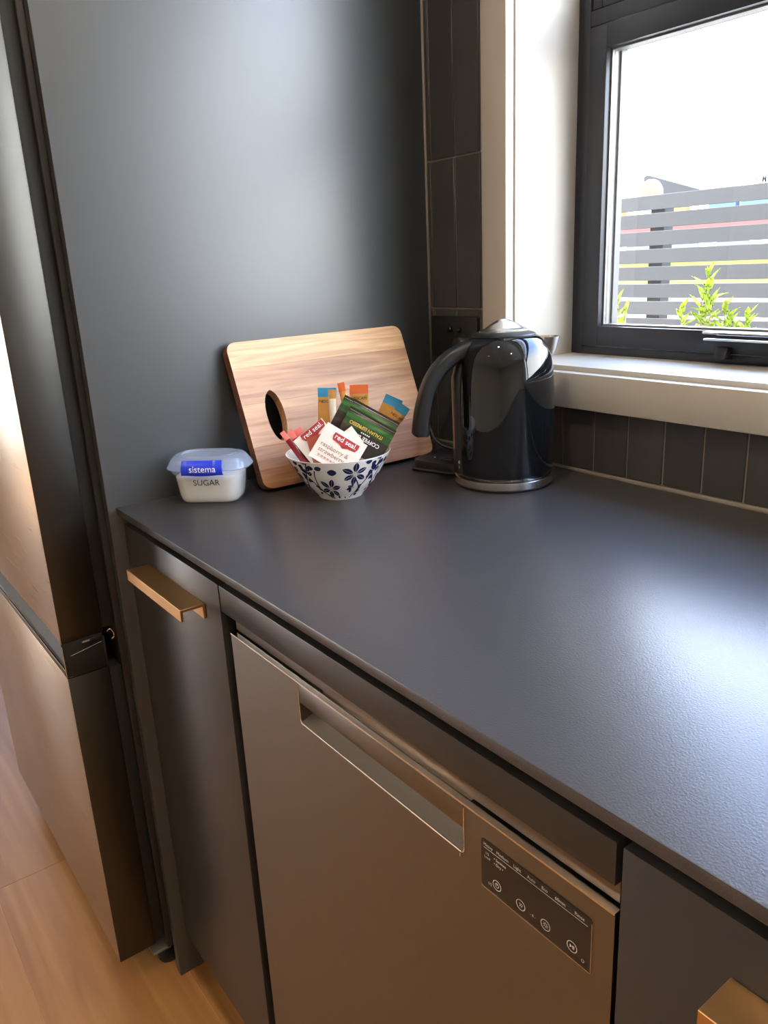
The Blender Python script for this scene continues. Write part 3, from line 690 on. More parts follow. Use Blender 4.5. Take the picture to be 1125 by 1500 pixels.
for rep in range(4):
    t0 = camdir+rep*PI/2*1.0
    flower(362, 838, 0.0195, 0.25, t0, 6); flower(540, 735, 0.0200, 0.5, t0, 6)
    for x, y, a, L, wd in ((395, 680, -95, 0.0130, 0.0062), (285, 690, 160, 0.011, 0.004), (280, 690, 15, 0.012, 0.004), (670, 650, 20, 0.013, 0.0045), (650, 655, 190, 0.011, 0.004), (422, 925, 90, 0.006, 0.0028), (165, 690, -30, 0.016, 0.004), (175, 700, 60, 0.010, 0.004), (170, 715, -70, 0.013, 0.0035)):
        bm = bmesh.new(); X, Z = zpx(x, y); petal(bm, X, Z, math.radians(a), L, wd, t0, False); obj('printed_petal', bm, 'navy', bo)
    sprig([(283, 700), (265, 760), (270, 850), (330, 900), (375, 940)], [(240, 840, -20, 0.007), (245, 820, -50, 0.008), (262, 870, 200, 0.008)], t0)
    sprig([(548, 765), (585, 820), (600, 850), (560, 900), (535, 935)], [(590, 850, 60, 0.009), (580, 880, 20, 0.010), (575, 890, -20, 0.010), (600, 870, 75, 0.009)], t0)
    sprig([(722, 640), (690, 720), (630, 810), (590, 860)], [(690, 745, 40, 0.012), (700, 715, 60, 0.012), (665, 800, 60, 0.010), (660, 790, 20, 0.010), (650, 790, 100, 0.009)], t0)
    sprig([(370, 875), (360, 910), (385, 940)], [], t0); sprig([(190, 730), (240, 800), (300, 880), (350, 935)], [(205, 790, 20, 0.007), (225, 820, -10, 0.008)], t0)
    sprig([(490, 850), (520, 845), (555, 835)], [(540, 840, 150, 0.010), (540, 840, 190, 0.011), (540, 845, 230, 0.009), (540, 838, 100, 0.008)], t0, 0.0005)
    sprig([(480, 940), (485, 920)], [(485, 930, 80, 0.006), (485, 930, 20, 0.005)], t0, 0.0004)

# ================================================================ sachets in the bowl
MT['paper'] = mat('cream_sachet_paper', (0.76, 0.72, 0.64), 0.55, var=0.03, vscale=(60, 60, 60))
MT['tea_red'] = mat('deep_red_print', (0.36, 0.025, 0.028), 0.5, var=0.04)
MT['brick_red'] = mat('brick_red_paper', (0.40, 0.085, 0.045), 0.55, var=0.04)
MT['brick_pale'] = mat('pale_red_print', (0.55, 0.32, 0.27), 0.6, var=0.02)
MT['grey_ink'] = mat('mauve_print', (0.36, 0.17, 0.15), 0.6, var=0.02)
MT['gold'] = mat('gold_sachet_film', (0.62, 0.33, 0.085), 0.32, metal=0.35, var=0.12, vscale=(90, 90, 90))
MT['blue_end'] = mat('blue_sachet_end', (0.035, 0.26, 0.46), 0.35, metal=0.1, var=0.05)
MT['orange_end'] = mat('orange_sachet_end', (0.66, 0.14, 0.035), 0.35, metal=0.1, var=0.05)
MT['white_film'] = mat('white_sachet_film', (0.80, 0.74, 0.62), 0.35, var=0.05)
MT['blackfilm'] = mat('black_coffee_film', (0.022, 0.020, 0.018), 0.25, var=0.2, vscale=(80, 80, 80), spec=0.6)
MT['greenfilm'] = mat('green_coffee_film', (0.030, 0.13, 0.024), 0.22, var=0.35, vscale=(70, 70, 70), spec=0.6)
MT['darkgreen'] = mat('dark_green_coffee_film', (0.02, 0.07, 0.02), 0.25, var=0.3, vscale=(70, 70, 70), spec=0.6)
MT['gold_ink'] = mat('gold_print', (0.66, 0.46, 0.08), 0.4, var=0.05)
MT['redfilm'] = mat('crimson_stick_film', (0.20, 0.006, 0.014), 0.28, var=0.1)
MT['pinkfilm'] = mat('pink_clear_film', (0.85, 0.22, 0.20), 0.3, var=0.08)
def puff(u, v, amt, w, h):
    a = max(0, 1-(2*u/w)**2); b = max(0, math.sin(PI*min(1, max(0, (v/h-0.07)/0.86))))
    return amt*a**0.7*b**0.6
def sachet(name, TL, TR, BL, w, h, bands, amt, label, cat, group, nu=8, nv=18, twist=0.0, bend=0.0):
    """flat pillow sachet: local x across, y up the sachet (0 at the top edge, negative down), z outwards"""
    TL, TR, BL = Vector(TL), Vector(TR), Vector(BL)
    u = (TR-TL).normalized(); v = (BL-TL); v = (v-u*v.dot(u)).normalized(); n = v.cross(u).normalized()
    n = -n if n.dot(Vector((0.84, -0.54, 0.2))) < 0 else n
    mid = (TL+TR)/2
    up = -v; xx = up.cross(n)
    rot = Matrix((xx, up, n)).transposed()
    t = thing(name, mid, label, cat, group, rot=rot)
    def surf(x, y, off=0.0, side=1):
        vv = -y; a = twist*vv/h; z = side*(puff(x, vv, amt, w, h)+0.00025)+side*off+bend*(vv/h)**2+0.0012*amt/0.003*math.sin(23*vv/h+9*x/w)*min(1, vv/h*4)*0.25
        return (x*math.cos(a)-z*math.sin(a), y, x*math.sin(a)+z*math.cos(a))
    bm = bmesh.new(); ed = sorted(set([k/nv for k in range(nv+1)]+[b[0] for b in bands])); F, B = [], []
    for e in ed:
        F.append([bm.verts.new(surf(-w/2+w*k/nu, -e*h)) for k in range(nu+1)]); B.append([bm.verts.new(surf(-w/2+w*k/nu, -e*h, 0, -1)) for k in range(nu+1)])
    mats = []
    for i in range(len(ed)-1):
        cur = [b[1] for b in bands if b[0] <= ed[i]+1e-6][-1]
        if cur not in mats: mats.append(cur)
        mi = mats.index(cur)
        for k in range(nu):
            for f in (bm.faces.new((F[i][k], F[i][k+1], F[i+1][k+1], F[i+1][k])), bm.faces.new((B[i][k], B[i+1][k], B[i+1][k+1], B[i][k+1]))): f.material_index = mi
        for k in (0, nu): bm.faces.new((F[i][k], F[i+1][k], B[i+1][k], B[i][k])).material_index = mi
    for i in (0, -1):
        for k in range(nu): bm.faces.new((F[i][k], F[i][k+1], B[i][k+1], B[i][k]))
    obj('sachet_body', bm, mats, t, autos=50)
    def decal(bm2, m, x, y, ang=0.0, nm='lettering', off=0.0006):
        c, s = math.cos(ang), math.sin(ang)
        bmesh.ops.triangulate(bm2, faces=bm2.faces[:])
        return obj(nm, mapv(bm2, lambda p: surf(x+p.x*c-p.y*s, y+p.x*s+p.y*c, off)), m, t)
    return t, decal
def patch(pts):
    bm = bmesh.new(); f = bm.faces.new([bm.verts.new((p[0], p[1], 0)) for p in pts]); bmesh.ops.triangulate(bm, faces=[f])
    bmesh.ops.subdivide_edges(bm, edges=bm.edges[:], cuts=3, use_grid_fill=True); return bm
shield = [(-0.021, 0.0065), (0.021, 0.0065), (0.0215, 0.0), (0.019, -0.0055), (0.007, -0.0070), (0.0, -0.0105), (-0.007, -0.0070), (-0.019, -0.0055), (-0.0215, 0.0)]
GT, GS, GC, GR = 'tea sachets in the bowl', 'coffee sticks in the bowl', 'coffee bags in the bowl', 'red sticks in the bowl'
# tea envelopes
t, d = sachet('tea_sachet', (0.1963, -0.371, 1.0386), (0.2377, -0.3285, 1.0008), (0.1895, -0.4111, 0.9867), 0.0690, 0.0580, [(0, 'paper')], 0.0022, 'front cream tea sachet printed raspberry with a red shield', 'tea sachet', GT)
d(patch(shield), 'tea_red', 0.004, -0.0135, nm='shield'); d(text_bm('red seal.', 0.0110, bold=0.006), 'white_ink', 0.004, -0.0125, off=0.0010)
d(text_bm('raspberry &', 0.0098), 'grey_ink', -0.0045, -0.0315); d(text_bm('strawberry', 0.0098), 'grey_ink', -0.0055, -0.0405); [d(patch([(-0.024+0.0052*k, -0.0475), (-0.0200+0.0052*k, -0.0475), (-0.0200+0.0052*k, -0.0505), (-0.024+0.0052*k, -0.0505)]), 'brick_pale', 0, 0, nm='small_print') for k in range(7)]
t, d = sachet('tea_sachet', (0.1557, -0.4091, 1.0097), (0.1742, -0.3689, 1.0407), (0.1757, -0.3899, 0.9784), 0.0560, 0.0440, [(0, 'paper')], 0.0018, 'left cream tea sachet tilted upwards, red shield at its edge', 'tea sachet', GT)
d(patch([(p[0]*0.98, p[1]) for p in shield]), 'tea_red', 0.006, -0.0070, nm='shield'); d(text_bm('red seal.', 0.0105, bold=0.006), 'white_ink', 0.006, -0.0062, off=0.0010)
t, d = sachet('tea_sachet', (0.2054, -0.3343, 1.0278), (0.2201, -0.3234, 1.0026), (0.1967, -0.3547, 1.0129), 0.0310, 0.0300, [(0, 'paper')], 0.0015, 'cream tea sachet mostly hidden behind the front one', 'tea sachet', GT)
t, d = sachet('tea_sachet', (0.1700, -0.3950, 1.0130), (0.1960, -0.3640, 1.0250), (0.1800, -0.4050, 0.9700), 0.0420, 0.0430, [(0, 'brick_red')], 0.0012, 'brick red sachet back showing between two cream ones', 'tea sachet', GT)
# coffee sticks
def stick(TL, TR, BL, h, end, label, w=0.029, txt=True, amt=0.003, twist=0.0, body='gold', bend=0.0, ts=0.0064):
    t, d = sachet('coffee_stick', TL, TR, BL, w, h, [(0, end), (0.014/h, body)], amt, label, 'coffee stick', GS, 6, 20, twist, bend)
    if txt: d(text_bm('NESCAFE', ts, bold=0.006, space=0.95), 'black_ink', 0, -0.021); d(patch([(0.0085, -0.0168), (0.0125, -0.0162), (0.0125, -0.0168), (0.0085, -0.0172)]), 'black_ink', 0, 0, nm='accent')
    return t
stick((0.1441, -0.3537, 1.0829), (0.1614, -0.3272, 1.0811), (0.1512, -0.3666, 0.9534), 0.118, 'blue_end', 'upright gold coffee stick with a blue end, leftmost of all')
stick((0.1600, -0.3460, 1.0805), (0.1700, -0.3330, 1.0800), (0.1640, -0.3560, 0.9600), 0.112, 'gold', 'creased pale gold coffee stick twisted edge-on before the leftmost one', w=0.012, txt=False, twist=1.5, body='white_film', amt=0.003)
stick((0.1640, -0.3290, 1.0880), (0.1705, -0.3200, 1.0900), (0.1720, -0.3480, 0.9700), 0.108, 'orange_end', 'narrow gold coffee stick turned edge-on with an orange end', w=0.011, txt=False, twist=0.6)
stick((0.1670, -0.3090, 1.0836), (0.1838, -0.2831, 1.0829), (0.1714, -0.3249, 0.9602), 0.112, 'orange_end', 'upright gold coffee stick with an orange end facing forward')
stick((0.2054, -0.2648, 1.0678), (0.2193, -0.2451, 1.0556), (0.1868, -0.3068, 0.9790), 0.098, 'blue_end', 'gold coffee stick with a blue end, tilted right behind the green bags', txt=False)
stick((0.2225, -0.2545, 1.0560), (0.2325, -0.2405, 1.0430), (0.2000, -0.3000, 0.9900), 0.080, 'blue_end', 'rightmost gold coffee stick with a blue end leaning outwards', w=0.021, ts=0.0058)
# coffee bags
def bag(TL, TR, BL, w, h, label, full):
    t, d = sachet('coffee_bag', TL, TR, BL, w, h, [(0, 'blackfilm'), (0.11, 'darkgreen'), (0.16, 'greenfilm'), (0.26, 'darkgreen'), (0.44, 'blackfilm')], 0.0030, label, 'coffee bag', GC, 10, 18)
    for k in range(4): d(patch([(-w/2+0.001, -0.0013*k-0.0012), (w/2-0.001, -0.0013*k-0.0012), (w/2-0.001, -0.0013*k-0.0015), (-w/2+0.001, -0.0013*k-0.0015)]), 'ink_grey' if k == 2 else 'darkgreen', 0, 0, nm='crimp_line', off=0.0003)
    if full:
        d(text_bm('ITALIAN ESPRESSO', 0.0076, bold=0.01, space=0.9), 'gold_ink', -0.002, -0.0210, PI); d(text_bm('COFFEE BAG', 0.0086, bold=0.012), 'white_ink', 0.004, -0.0355, PI)
        for k in range(5):
            bm = bmesh.new(); bm.faces.new([bm.verts.new((0.0011*math.cos(2*PI*j/10), 0.0011*math.sin(2*PI*j/10), 0)) for j in range(10)]); d(bm, 'white_ink', -0.006+0.0032*k, -0.0285, nm='strength_dot')
    return t
bag((0.1893, -0.3238, 1.0560), (0.2365, -0.2709, 1.0134), (0.1814, -0.3618, 1.0012), 0.0800, 0.0620, 'front black and green coffee bag, upside down with white lettering', True)
bag((0.1855, -0.3140, 1.0655), (0.2335, -0.2610, 1.0235), (0.1770, -0.3530, 1.0100), 0.0790, 0.0560, 'middle black and green coffee bag, its green edge above the front one', False)
bag((0.1725, -0.3260, 1.0740), (0.2200, -0.2740, 1.0340), (0.1640, -0.3630, 1.0180), 0.0700, 0.0560, 'rear dark coffee bag showing an olive side next to the sticks', False)
# red sticks
def redstick(top, bot, w, label):
    top, bot = Vector(top), Vector(bot); v = (bot-top).normalized(); u = Vector((-0.84, 0.54, 0)).cross(v).normalized()
    u = u if u.dot(Vector((0.54, 0.84, 0))) > 0 else -u
    h = (bot-top).length; TL = top-u*w/2
    return sachet('red_stick', TL, top+u*w/2, TL+v*h, w, h, [(0, 'pinkfilm'), (0.22, 'redfilm')], 0.0015, label, 'sachet', GR, 4, 12)
redstick((0.1405, -0.4195, 1.0235), (0.1700, -0.3960, 0.9680), 0.0080, 'leftmost red stick with a clear pink end by the bowl rim')
redstick((0.1440, -0.4080, 1.0240), (0.1700, -0.3870, 0.9680), 0.0090, 'middle red stick with a clear pink end by the bowl rim')
redstick((0.1480, -0.3970, 1.0260), (0.1680, -0.3790, 0.9700), 0.0130, 'wide red stick with a pink end behind the tilted tea sachet')

# ================================================================ kettle
K = Vector((0.3195, -0.1240, ZC+0.0002))
kt = thing('kettle', K, 'glossy black electric kettle with a chrome lid grip beside the outlet', 'kettle')
obj('power_base', lathe_bm([(0, 0), (0.0755, 0), (0.0768, 0.0015), (0.0768, 0.0035), (0.0745, 0.004), (0.0, 0.004)], 72, K), 'blackmatt', kt, autos=40)
obj('base_band', lathe_bm([(0.0740, 0.004), (0.0768, 0.0042), (0.0772, 0.006), (0.0772, 0.0148), (0.0762, 0.0156), (0.0730, 0.0156), (0.0730, 0.004)], 72, K), 'chrome', kt, autos=40)
kp = [(0.0, 0.0158), (0.0735, 0.0158), (0.0748, 0.0180), (0.0735, 0.0195), (0.0735, 0.0205), (0.0755, 0.0220), (0.0768, 0.040), (0.0776, 0.070), (0.0778, 0.100), (0.0775, 0.130), (0.0768, 0.155), (0.0752, 0.175), (0.0722, 0.193), (0.0678, 0.207), (0.0620, 0.2175), (0.0555, 0.2245), (0.0500, 0.2280), (0.0485, 0.2284), (0.0, 0.2284)]
def dense(p, n=4):
    q = smooth_path([(a, b, 0) for a, b in p], n); return [(max(0, v.x), v.y) for v in q]
obj('kettle_body', lathe_bm(kp[:5]+dense(kp[5:17], 4)+kp[17:], 96, K), 'blackgloss', kt, autos=50)
hdv = Vector((-0.391, -0.920, 0)).normalized(); hsv_ = Vector((-hdv.y, hdv.x, 0))
spd = Vector((0.62, 0.785, 0)).normalized()
# lid: black ring, dome and chrome grip
obj('lid', lathe_bm([(0.0, 0.2284), (0.0480, 0.2284), (0.0483, 0.2298), (0.0470, 0.2312), (0.0445, 0.2322), (0.036, 0.2350), (0.0, 0.2362)], 64, K), 'blackplastic', kt, autos=40)
# chrome grip: sail-shaped ridge rising out of the lid
gb = bmesh.new(); NG = 14; g_rings = []
gx = hdv*-1; gy = Vector((-gx.y, gx.x, 0))
for i in range(NG+1):
    t = i/NG; a = -0.0385+0.077*t; hh = 0.0165*math.sin(PI*t)**1.3; wdt = 0.0325*math.sqrt(max(0.0, 1-(2*t-1)**2))+0.0005
    ring = []
    for k in range(13):
        q = -1+2*k/12; z = 0.2350+0.0012*(1-q*q)+hh*math.exp(-(q/0.33)**2)
        ring.append(K+gx*(a)+gy*(q*wdt)+Vector((0, 0, z)))
    g_rings.append(ring)
rb_ = [[Vector((p.x, p.y, K.z+0.2346)) for p in rg] for rg in g_rings]
GV = [[gb.verts.new(p) for p in rg] for rg in g_rings]; GB = [[gb.verts.new(p) for p in rg] for rg in rb_]
for A, B, A2, B2 in zip(GV, GV[1:], GB, GB[1:]):
    for k in range(12): gb.faces.new((A[k], A[k+1], B[k+1], B[k])); gb.faces.new((A2[k], B2[k], B2[k+1], A2[k+1]))
    gb.faces.new((A[0], B[0], B2[0], A2[0])); gb.faces.new((A[12], A2[12], B2[12], B[12]))
for A, A2 in ((GV[0], GB[0]), (GV[-1], GB[-1])):
    for k in range(12): gb.faces.new((A[k], A2[k], A2[k+1], A[k+1]))
obj('lid_grip', gb, 'chrome', kt, autos=60)
# spout
so = bmesh.new(); sl = []
sy = Vector((-spd.y, spd.x, 0))
for i in range(9):
    t = i/8; z = 0.183+0.041*t; ext = 0.066+0.018*t**0.7+0.001; wd = 0.006+0.0125*t
    ring = []
    for k in range(11):
        a = -PI/2+PI*k/10; ring.append(K+spd*(0.060+(ext-0.060)*math.cos(a)**0.8 if abs(math.cos(a)) > 1e-6 else 0.060)+sy*(wd*math.sin(a))+Vector((0, 0, z)))
    sl.append(ring)
sl2 = [[p-spd*0.0015 for p in rg] for rg in sl][::-1]
loft_bm(sl+sl2, False, so, closed=False)
obj('spout', so, 'chrome', kt, autos=60)
# handle: mounting spine down the body, then the open hook grip
def sweep(path, wid, thk, side, nm, mk, parent, expo=0.5):
    rings = []; P = path
    for i, p in enumerate(P):
        d = (P[min(i+1, len(P)-1)]-P[max(i-1, 0)]).normalized(); nn = d.cross(side).normalized()
        w, h = wid(i/(len(P)-1)), thk(i/(len(P)-1)); ring = []
        for k in range(20):
            a = 2*PI*k/20; c, s = math.cos(a), math.sin(a)
            ring.append(p+side*(w*abs(c)**expo*(1 if c >= 0 else -1))+nn*(h*abs(s)**expo*(1 if s >= 0 else -1)))
        rings.append(ring)
    e0 = [sum((Vector(q) for q in rings[0]), Vector())/20+(Vector(q)-P[0])*0.82-Vector((0, 0, 0)) for q in rings[0]]
    return obj(nm, loft_bm(rings, True), mk, parent, autos=50)
hp_ = lambda rho, z: K+hdv*rho+Vector((0, 0, z))
hpath = smooth_path([hp_(0.050, 0.2130), hp_(0.068, 0.2080), hp_(0.088, 0.1985), hp_(0.107, 0.1815), hp_(0.121, 0.158), hp_(0.1300, 0.130), hp_(0.1345, 0.105), hp_(0.1360, 0.0860)], 5)
sweep(hpath, lambda t: 0.0155-0.002*t, lambda t: 0.0130-0.002*math.sin(PI*t)+(-0.003 if t > 0.985 else 0), hsv_, 'handle', 'blackplastic', kt)
# spine
srings = []
for i in range(15):
    z = 0.0225+0.188*i/14; rb0 = 0.0762 if z < 0.165 else 0.0762-0.022*((z-0.165)/0.045)**1.7
    wd = 0.017-0.004*(i/14); ring = []
    dep = 0.0085+0.004*(i/14)
    for k in range(12):
        a = -PI/2+PI*k/11; ring.append(hp_(rb0-0.004+dep*math.cos(a)**0.6 if math.cos(a) > 1e-6 else rb0-0.004, z)+hsv_*(wd*math.sin(a)))
    srings.append(ring)
obj('handle_spine', loft_bm(srings, True), 'blackplastic', kt, autos=50)
MT['gauge_reflect'] = mat('gauge_plastic_with_reflection', (0.30, 0.19, 0.13), 0.12, var=0.05, spec=0.6)  # gauge plastic, the chopping board's brown reflection put into its colour
wr = []
for i in range(9):
    z = 0.062+0.112*i/8; wv = 0.0021*math.sin(PI*min(1, max(0.12, (i+0.6)/9)))**0.4
    rb0 = 0.0762+0.0047
    wr.append([hp_(rb0+q[0], z)+hsv_*q[1] for q in ((0, -wv), (0.0016, -wv), (0.0022, 0), (0.0016, wv), (0, wv))])
obj('water_gauge', loft_bm(wr, True), 'gauge_reflect', kt, autos=50)
# switch marks 0 and I on the spine foot
for s, z in (('0', 0.0415), ('I', 0.0335)):
    nrm = (hdv*0.72+hsv_*0.69).normalized() if hsv_.dot(Vector((0.7, -0.7, 0))) > 0 else (hdv*0.72-hsv_*0.69).normalized()
    tx = Vector((-nrm.y, nrm.x, 0)); base = hp_(0.0762+0.0022, z)+(hsv_ if hsv_.dot(Vector((0.7, -0.7, 0))) > 0 else -hsv_)*0.0138
    obj('switch_mark', mapv(text_bm(s, 0.0062, bold=0.01), lambda c: base+nrm*0.0016+tx*c.x+Vector((0, 0, c.y))), 'ink_grey', kt)

# low black appliance base behind the kettle
ab = thing('appliance_base', (0.186, -0.118, ZC+0.0002), 'low flat black appliance base tucked between kettle and chopping board', 'appliance', rot=Matrix.Rotation(math.radians(16), 3, 'Z'))
pr = [(0.050, 0.0555, 0.018, 0.0), (0.0520, 0.0575, 0.019, 0.0012), (0.0525, 0.0580, 0.0195, 0.0035), (0.0515, 0.0570, 0.019, 0.0048), (0.0485, 0.0540, 0.017, 0.0056), (0.0480, 0.0535, 0.017, 0.0165), (0.0465, 0.0520, 0.016, 0.0185), (0.030, 0.034, 0.012, 0.0188), (0.01, 0.01, 0.004, 0.0188)]
a_ = obj('housing', loft_bm([rr3(*p) for p in pr], True), 'blackplastic', ab, autos=40)
bm = bmesh.new(); ov = [(0.016*math.cos(2*PI*k/24)+0.012, 0.007*math.sin(2*PI*k/24)-0.030, 0.0192) for k in range(25)]
tube_bm(ov, 0.0009, 6, bm); obj('top_ring', bm, 'blackgloss', ab, True)
bm = lathe_bm([(0, 0.0186), (0.0016, 0.0186), (0.0013, 0.0202), (0, 0.0204)], 12, (-0.016, -0.026, 0)); obj('indicator_stud', bm, 'ink_grey', ab, True)

# ================================================================ outlet, plug and cord
ot = thing('power_outlet', (0.0775, 0, 1.092), 'black double power outlet on the tiles behind the kettle', 'power outlet')
pl = prism('plate', [(0.0765+p[0], 1.1275+p[1]) for p in rrect(0.0625, 0.0365, 0.005, 4)], 'y', -0.0095, -0.0012, 'blackmatt', ot, 0.0012)
for x in (0.070, 0.094):
    bm = lathe_bm([(0, 0), (0.0052, 0), (0.0052, 0.003), (0.0042, 0.0052), (0.002, 0.0064), (0, 0.0067)], 20); mapv(bm, lambda c: (x+c.x, -0.0095-c.z, 1.1395+c.y)); obj('switch', bm, 'blackgloss', ot, autos=50)
for x in (0.045, 0.110):
    bm = bmesh.new()
    for dx, dz, a in ((-0.006, 0.004, 0.5), (0.006, 0.004, -0.5), (0, -0.007, 0)):
        r_ = bmesh.ops.create_cube(bm, size=1.0)['verts']
        for v in r_:
            px, pz = v.co.x*0.0018, v.co.z*0.0065
            v.co = Vector((x+dx+px*math.cos(a)-pz*math.sin(a), -0.0096+v.co.y*0.0004, 1.113+dz+px*math.sin(a)+pz*math.cos(a)))
    obj('socket_slots', bm, 'rubber', ot)
pg = thing('power_lead', (0.110, -0.0105, 1.113), 'black plug and thin cord looping from the outlet down to the kettle', 'power lead')
bm = lathe_bm([(0, 0.0), (0.019, 0.0), (0.0195, 0.003), (0.018, 0.016), (0.014, 0.021), (0, 0.022)], 28); mapv(bm, lambda c: (0.110+c.x, -0.0105-c.z, 1.113+c.y)); obj('plug_body', bm, 'blackplastic', pg, autos=40)
sl_ = smooth_path([(0.108, -0.030, 1.106), (0.102, -0.040, 1.098), (0.094, -0.050, 1.090), (0.086, -0.058, 1.083)], 8)
obj('cord_sleeve', tube_bm(sl_, [0.0052-0.0016*i/len(sl_)+(0.0009 if i % 4 < 2 else 0) for i in range(len(sl_))], 10), 'blackmatt', pg, True)
cp_ = smooth_path([(0.086, -0.058, 1.083), (0.0775, -0.067, 1.073), (0.0745, -0.074, 1.058), (0.079, -0.082, 1.030), (0.093, -0.092, 1.000), (0.116, -0.104, 0.975), (0.142, -0.110, 0.955), (0.172, -0.100, 0.9462), (0.2050, -0.075, 0.9455), (0.232, -0.052, 0.948), (0.249, -0.052, 0.934), (0.262, -0.068, 0.9245), (0.266, -0.082, 0.9240)], 8)
obj('cord', tube_bm(cp_, 0.0027, 10), 'blackplastic', pg, True)

# ================================================================ ceiling downlights
MT['lamp'] = mat('downlight_lens', (0.9, 0.85, 0.75), 0.5, emit=(1.0, 0.78, 0.52, 30.0), var=0.01)
MT['lampring'] = mat('white_downlight_ring', (0.85, 0.85, 0.83), 0.4, var=0.01)
LP = [(0.6, -0.75), (1.8, -0.75), (3.0, -0.75), (-0.8, -1.9), (0.5, -2.2), (1.8, -2.2), (3.0, -2.2), (0.5, -3.6), (2.2, -3.6)]
for i, (x, y) in enumerate(LP):
    n_ = ['above the left end of the worktop', 'above the middle of the worktop', 'above the right end of the worktop', 'in front of the fridge', 'left of the second row', 'middle of the second row', 'right of the second row', 'at the back of the room, left', 'at the back of the room, right'][i]
    l = thing('downlight', (x, y, ZT-0.012), 'round white ceiling downlight '+n_, 'ceiling light', 'ceiling downlights')
    obj('ring', lathe_bm([(0.040, ZT-0.0005), (0.052, ZT-0.0005), (0.052, ZT-0.004), (0.046, ZT-0.008), (0.040, ZT-0.006)], 28, (x, y, 0)), 'lampring', l, autos=40)
    obj('lens', lathe_bm([(0, ZT-0.005), (0.040, ZT-0.005), (0.040, ZT-0.001), (0, ZT-0.001)], 28, (x, y, 0)), 'lamp', l)
    ad = bpy.data.lights.new('downlight_lamp', 'AREA'); ad.shape = 'DISK'; ad.size = 0.07; ad.energy = 3.5; ad.color = (1.0, 0.76, 0.50); ad.spread = math.radians(130)
    ao = bpy.data.objects.new('downlight_lamp', ad); COL.objects.link(ao); ao.parent = l; ao.location = (0, 0, 0.004)

# ================================================================ outside
MT['ground'] = mat('pale_gravel', (0.62, 0.58, 0.50), 0.9, var=0.15, vscale=(6, 6, 6))
MT['slat'] = mat('weathered_dark_slat', (0.019, 0.0185, 0.017), 0.75, var=0.25, vscale=(1.5, 8, 8), rnd=0.12)
MT['post'] = mat('dark_fence_post', (0.022, 0.021, 0.020), 0.8, var=0.15)
MT['leaf'] = mat('young_green_leaf', (0.34, 0.46, 0.04), 0.5, var=0.12, rnd=0.25)
MT['stem'] = mat('reddish_stem', (0.42, 0.24, 0.16), 0.7, var=0.1)
MT['shopwall'] = mat('white_shop_wall', (0.82, 0.82, 0.80), 0.8, var=0.03)
MT['redband'] = mat('red_shop_fascia', (0.13, 0.022, 0.020), 0.6, var=0.03)
MT['bluesign'] = mat('blue_sign_board', (0.020, 0.060, 0.14), 0.5, var=0.03)
MT['orangesign'] = mat('orange_sign', (0.20, 0.085, 0.014), 0.5, var=0.03)
MT['greywall'] = mat('grey_cladding', (0.012, 0.012, 0.0115), 0.8, var=0.1)
MT['shopglass'] = mat('dark_shop_window', (0.05, 0.06, 0.07), 0.1, var=0.03)
MT['grass'] = mat('roadside_grass', (0.075, 0.088, 0.014), 0.9, var=0.3, vscale=(3, 3, 3))
MT['asphalt'] = mat('pale_asphalt', (0.40, 0.39, 0.37), 0.9, var=0.1)
g = box('ground', (-60, 0.2, -0.40), (40, 3.9, -0.30), 'ground'); tag(g, kind='structure')
g = box('grass_verge', (-60, 3.9, -0.40), (40, 8.0, -0.28), 'grass'); tag(g, kind='structure')
g = box('road', (-60, 8.0, -0.40), (40, 60, -0.32), 'asphalt'); tag(g, kind='structure')
g = box('ground_beside_house', (-60, -30, -0.40), (XL-0.12, 0.2, -0.06), 'ground'); tag(g, kind='structure')
fe = thing('slat_fence', (-1.5, 3.5, -0.3), 'dark horizontal slat fence standing outside the window', 'fence')
sm = None
for i in range(17):
    zt = 1.588-i*0.1058; zb_ = zt-0.0855
    if zb_ < -0.28: break
    if sm is None:
        sm = box('slat', (-6.5, 3.5, zb_), (4.5, 3.522, zt), 'slat', fe, 0.002, 1)
    else:
        c = sm.copy(); COL.objects.link(c); c.parent = fe; c.location.z -= i*0.1058
for x in (-6.2, -3.9, -1.98, -0.2, 1.6, 3.4):
    box('post', (x-0.05, 3.523, -0.30), (x+0.05, 3.62, 1.57), 'post', fe, 0.003, 1)
# shrubs
lm = bmesh.new()
L_ = [(0, 0, 0), (0.006, 0.012, 0.003), (0.0075, 0.024, 0.004), (0.004, 0.036, 0.002), (0, 0.043, -0.001)]
rows_ = [[lm.verts.new((-a[0]*s if s < 2 else 0, a[1], a[2]*(0 if s == 0 else 1))) for s in (1, 0, -1)] for a in L_[1:4]]
b0 = lm.verts.new((0, 0, 0)); b1 = lm.verts.new((0, 0.043, -0.001))
lm.faces.new((b0, rows_[0][0], rows_[0][1])); lm.faces.new((b0, rows_[0][1], rows_[0][2]))
for A, B in zip(rows_, rows_[1:]):
    for k in range(2): lm.faces.new((A[k], A[k+1], B[k+1], B[k]))
lm.faces.new((rows_[2][0], b1, rows_[2][1])); lm.faces.new((rows_[2][1], b1, rows_[2][2]))
leaf_me = bpy.data.meshes.new('leaf'); lm.to_mesh(leaf_me); lm.free()
lt_ = bpy.data.materials.new('backlit_leaf'); lt_.use_nodes = True
t_ = lt_.node_tree; pb = t_.nodes['Principled BSDF']; pb.inputs['Base Color'].default_value = (0.19, 0.25, 0.02, 1); pb.inputs['Roughness'].default_value = 0.45
tl_ = t_.nodes.new('ShaderNodeBsdfTranslucent'); tl_.inputs['Color'].default_value = (0.26, 0.32, 0.022, 1); mx_ = t_.nodes.new('ShaderNodeMixShader'); mx_.inputs[0].default_value = 0.5
t_.links.new(pb.outputs[0], mx_.inputs[1]); t_.links.new(tl_.outputs[0], mx_.inputs[2]); t_.links.new(mx_.outputs[0], t_.nodes['Material Output'].inputs['Surface'])
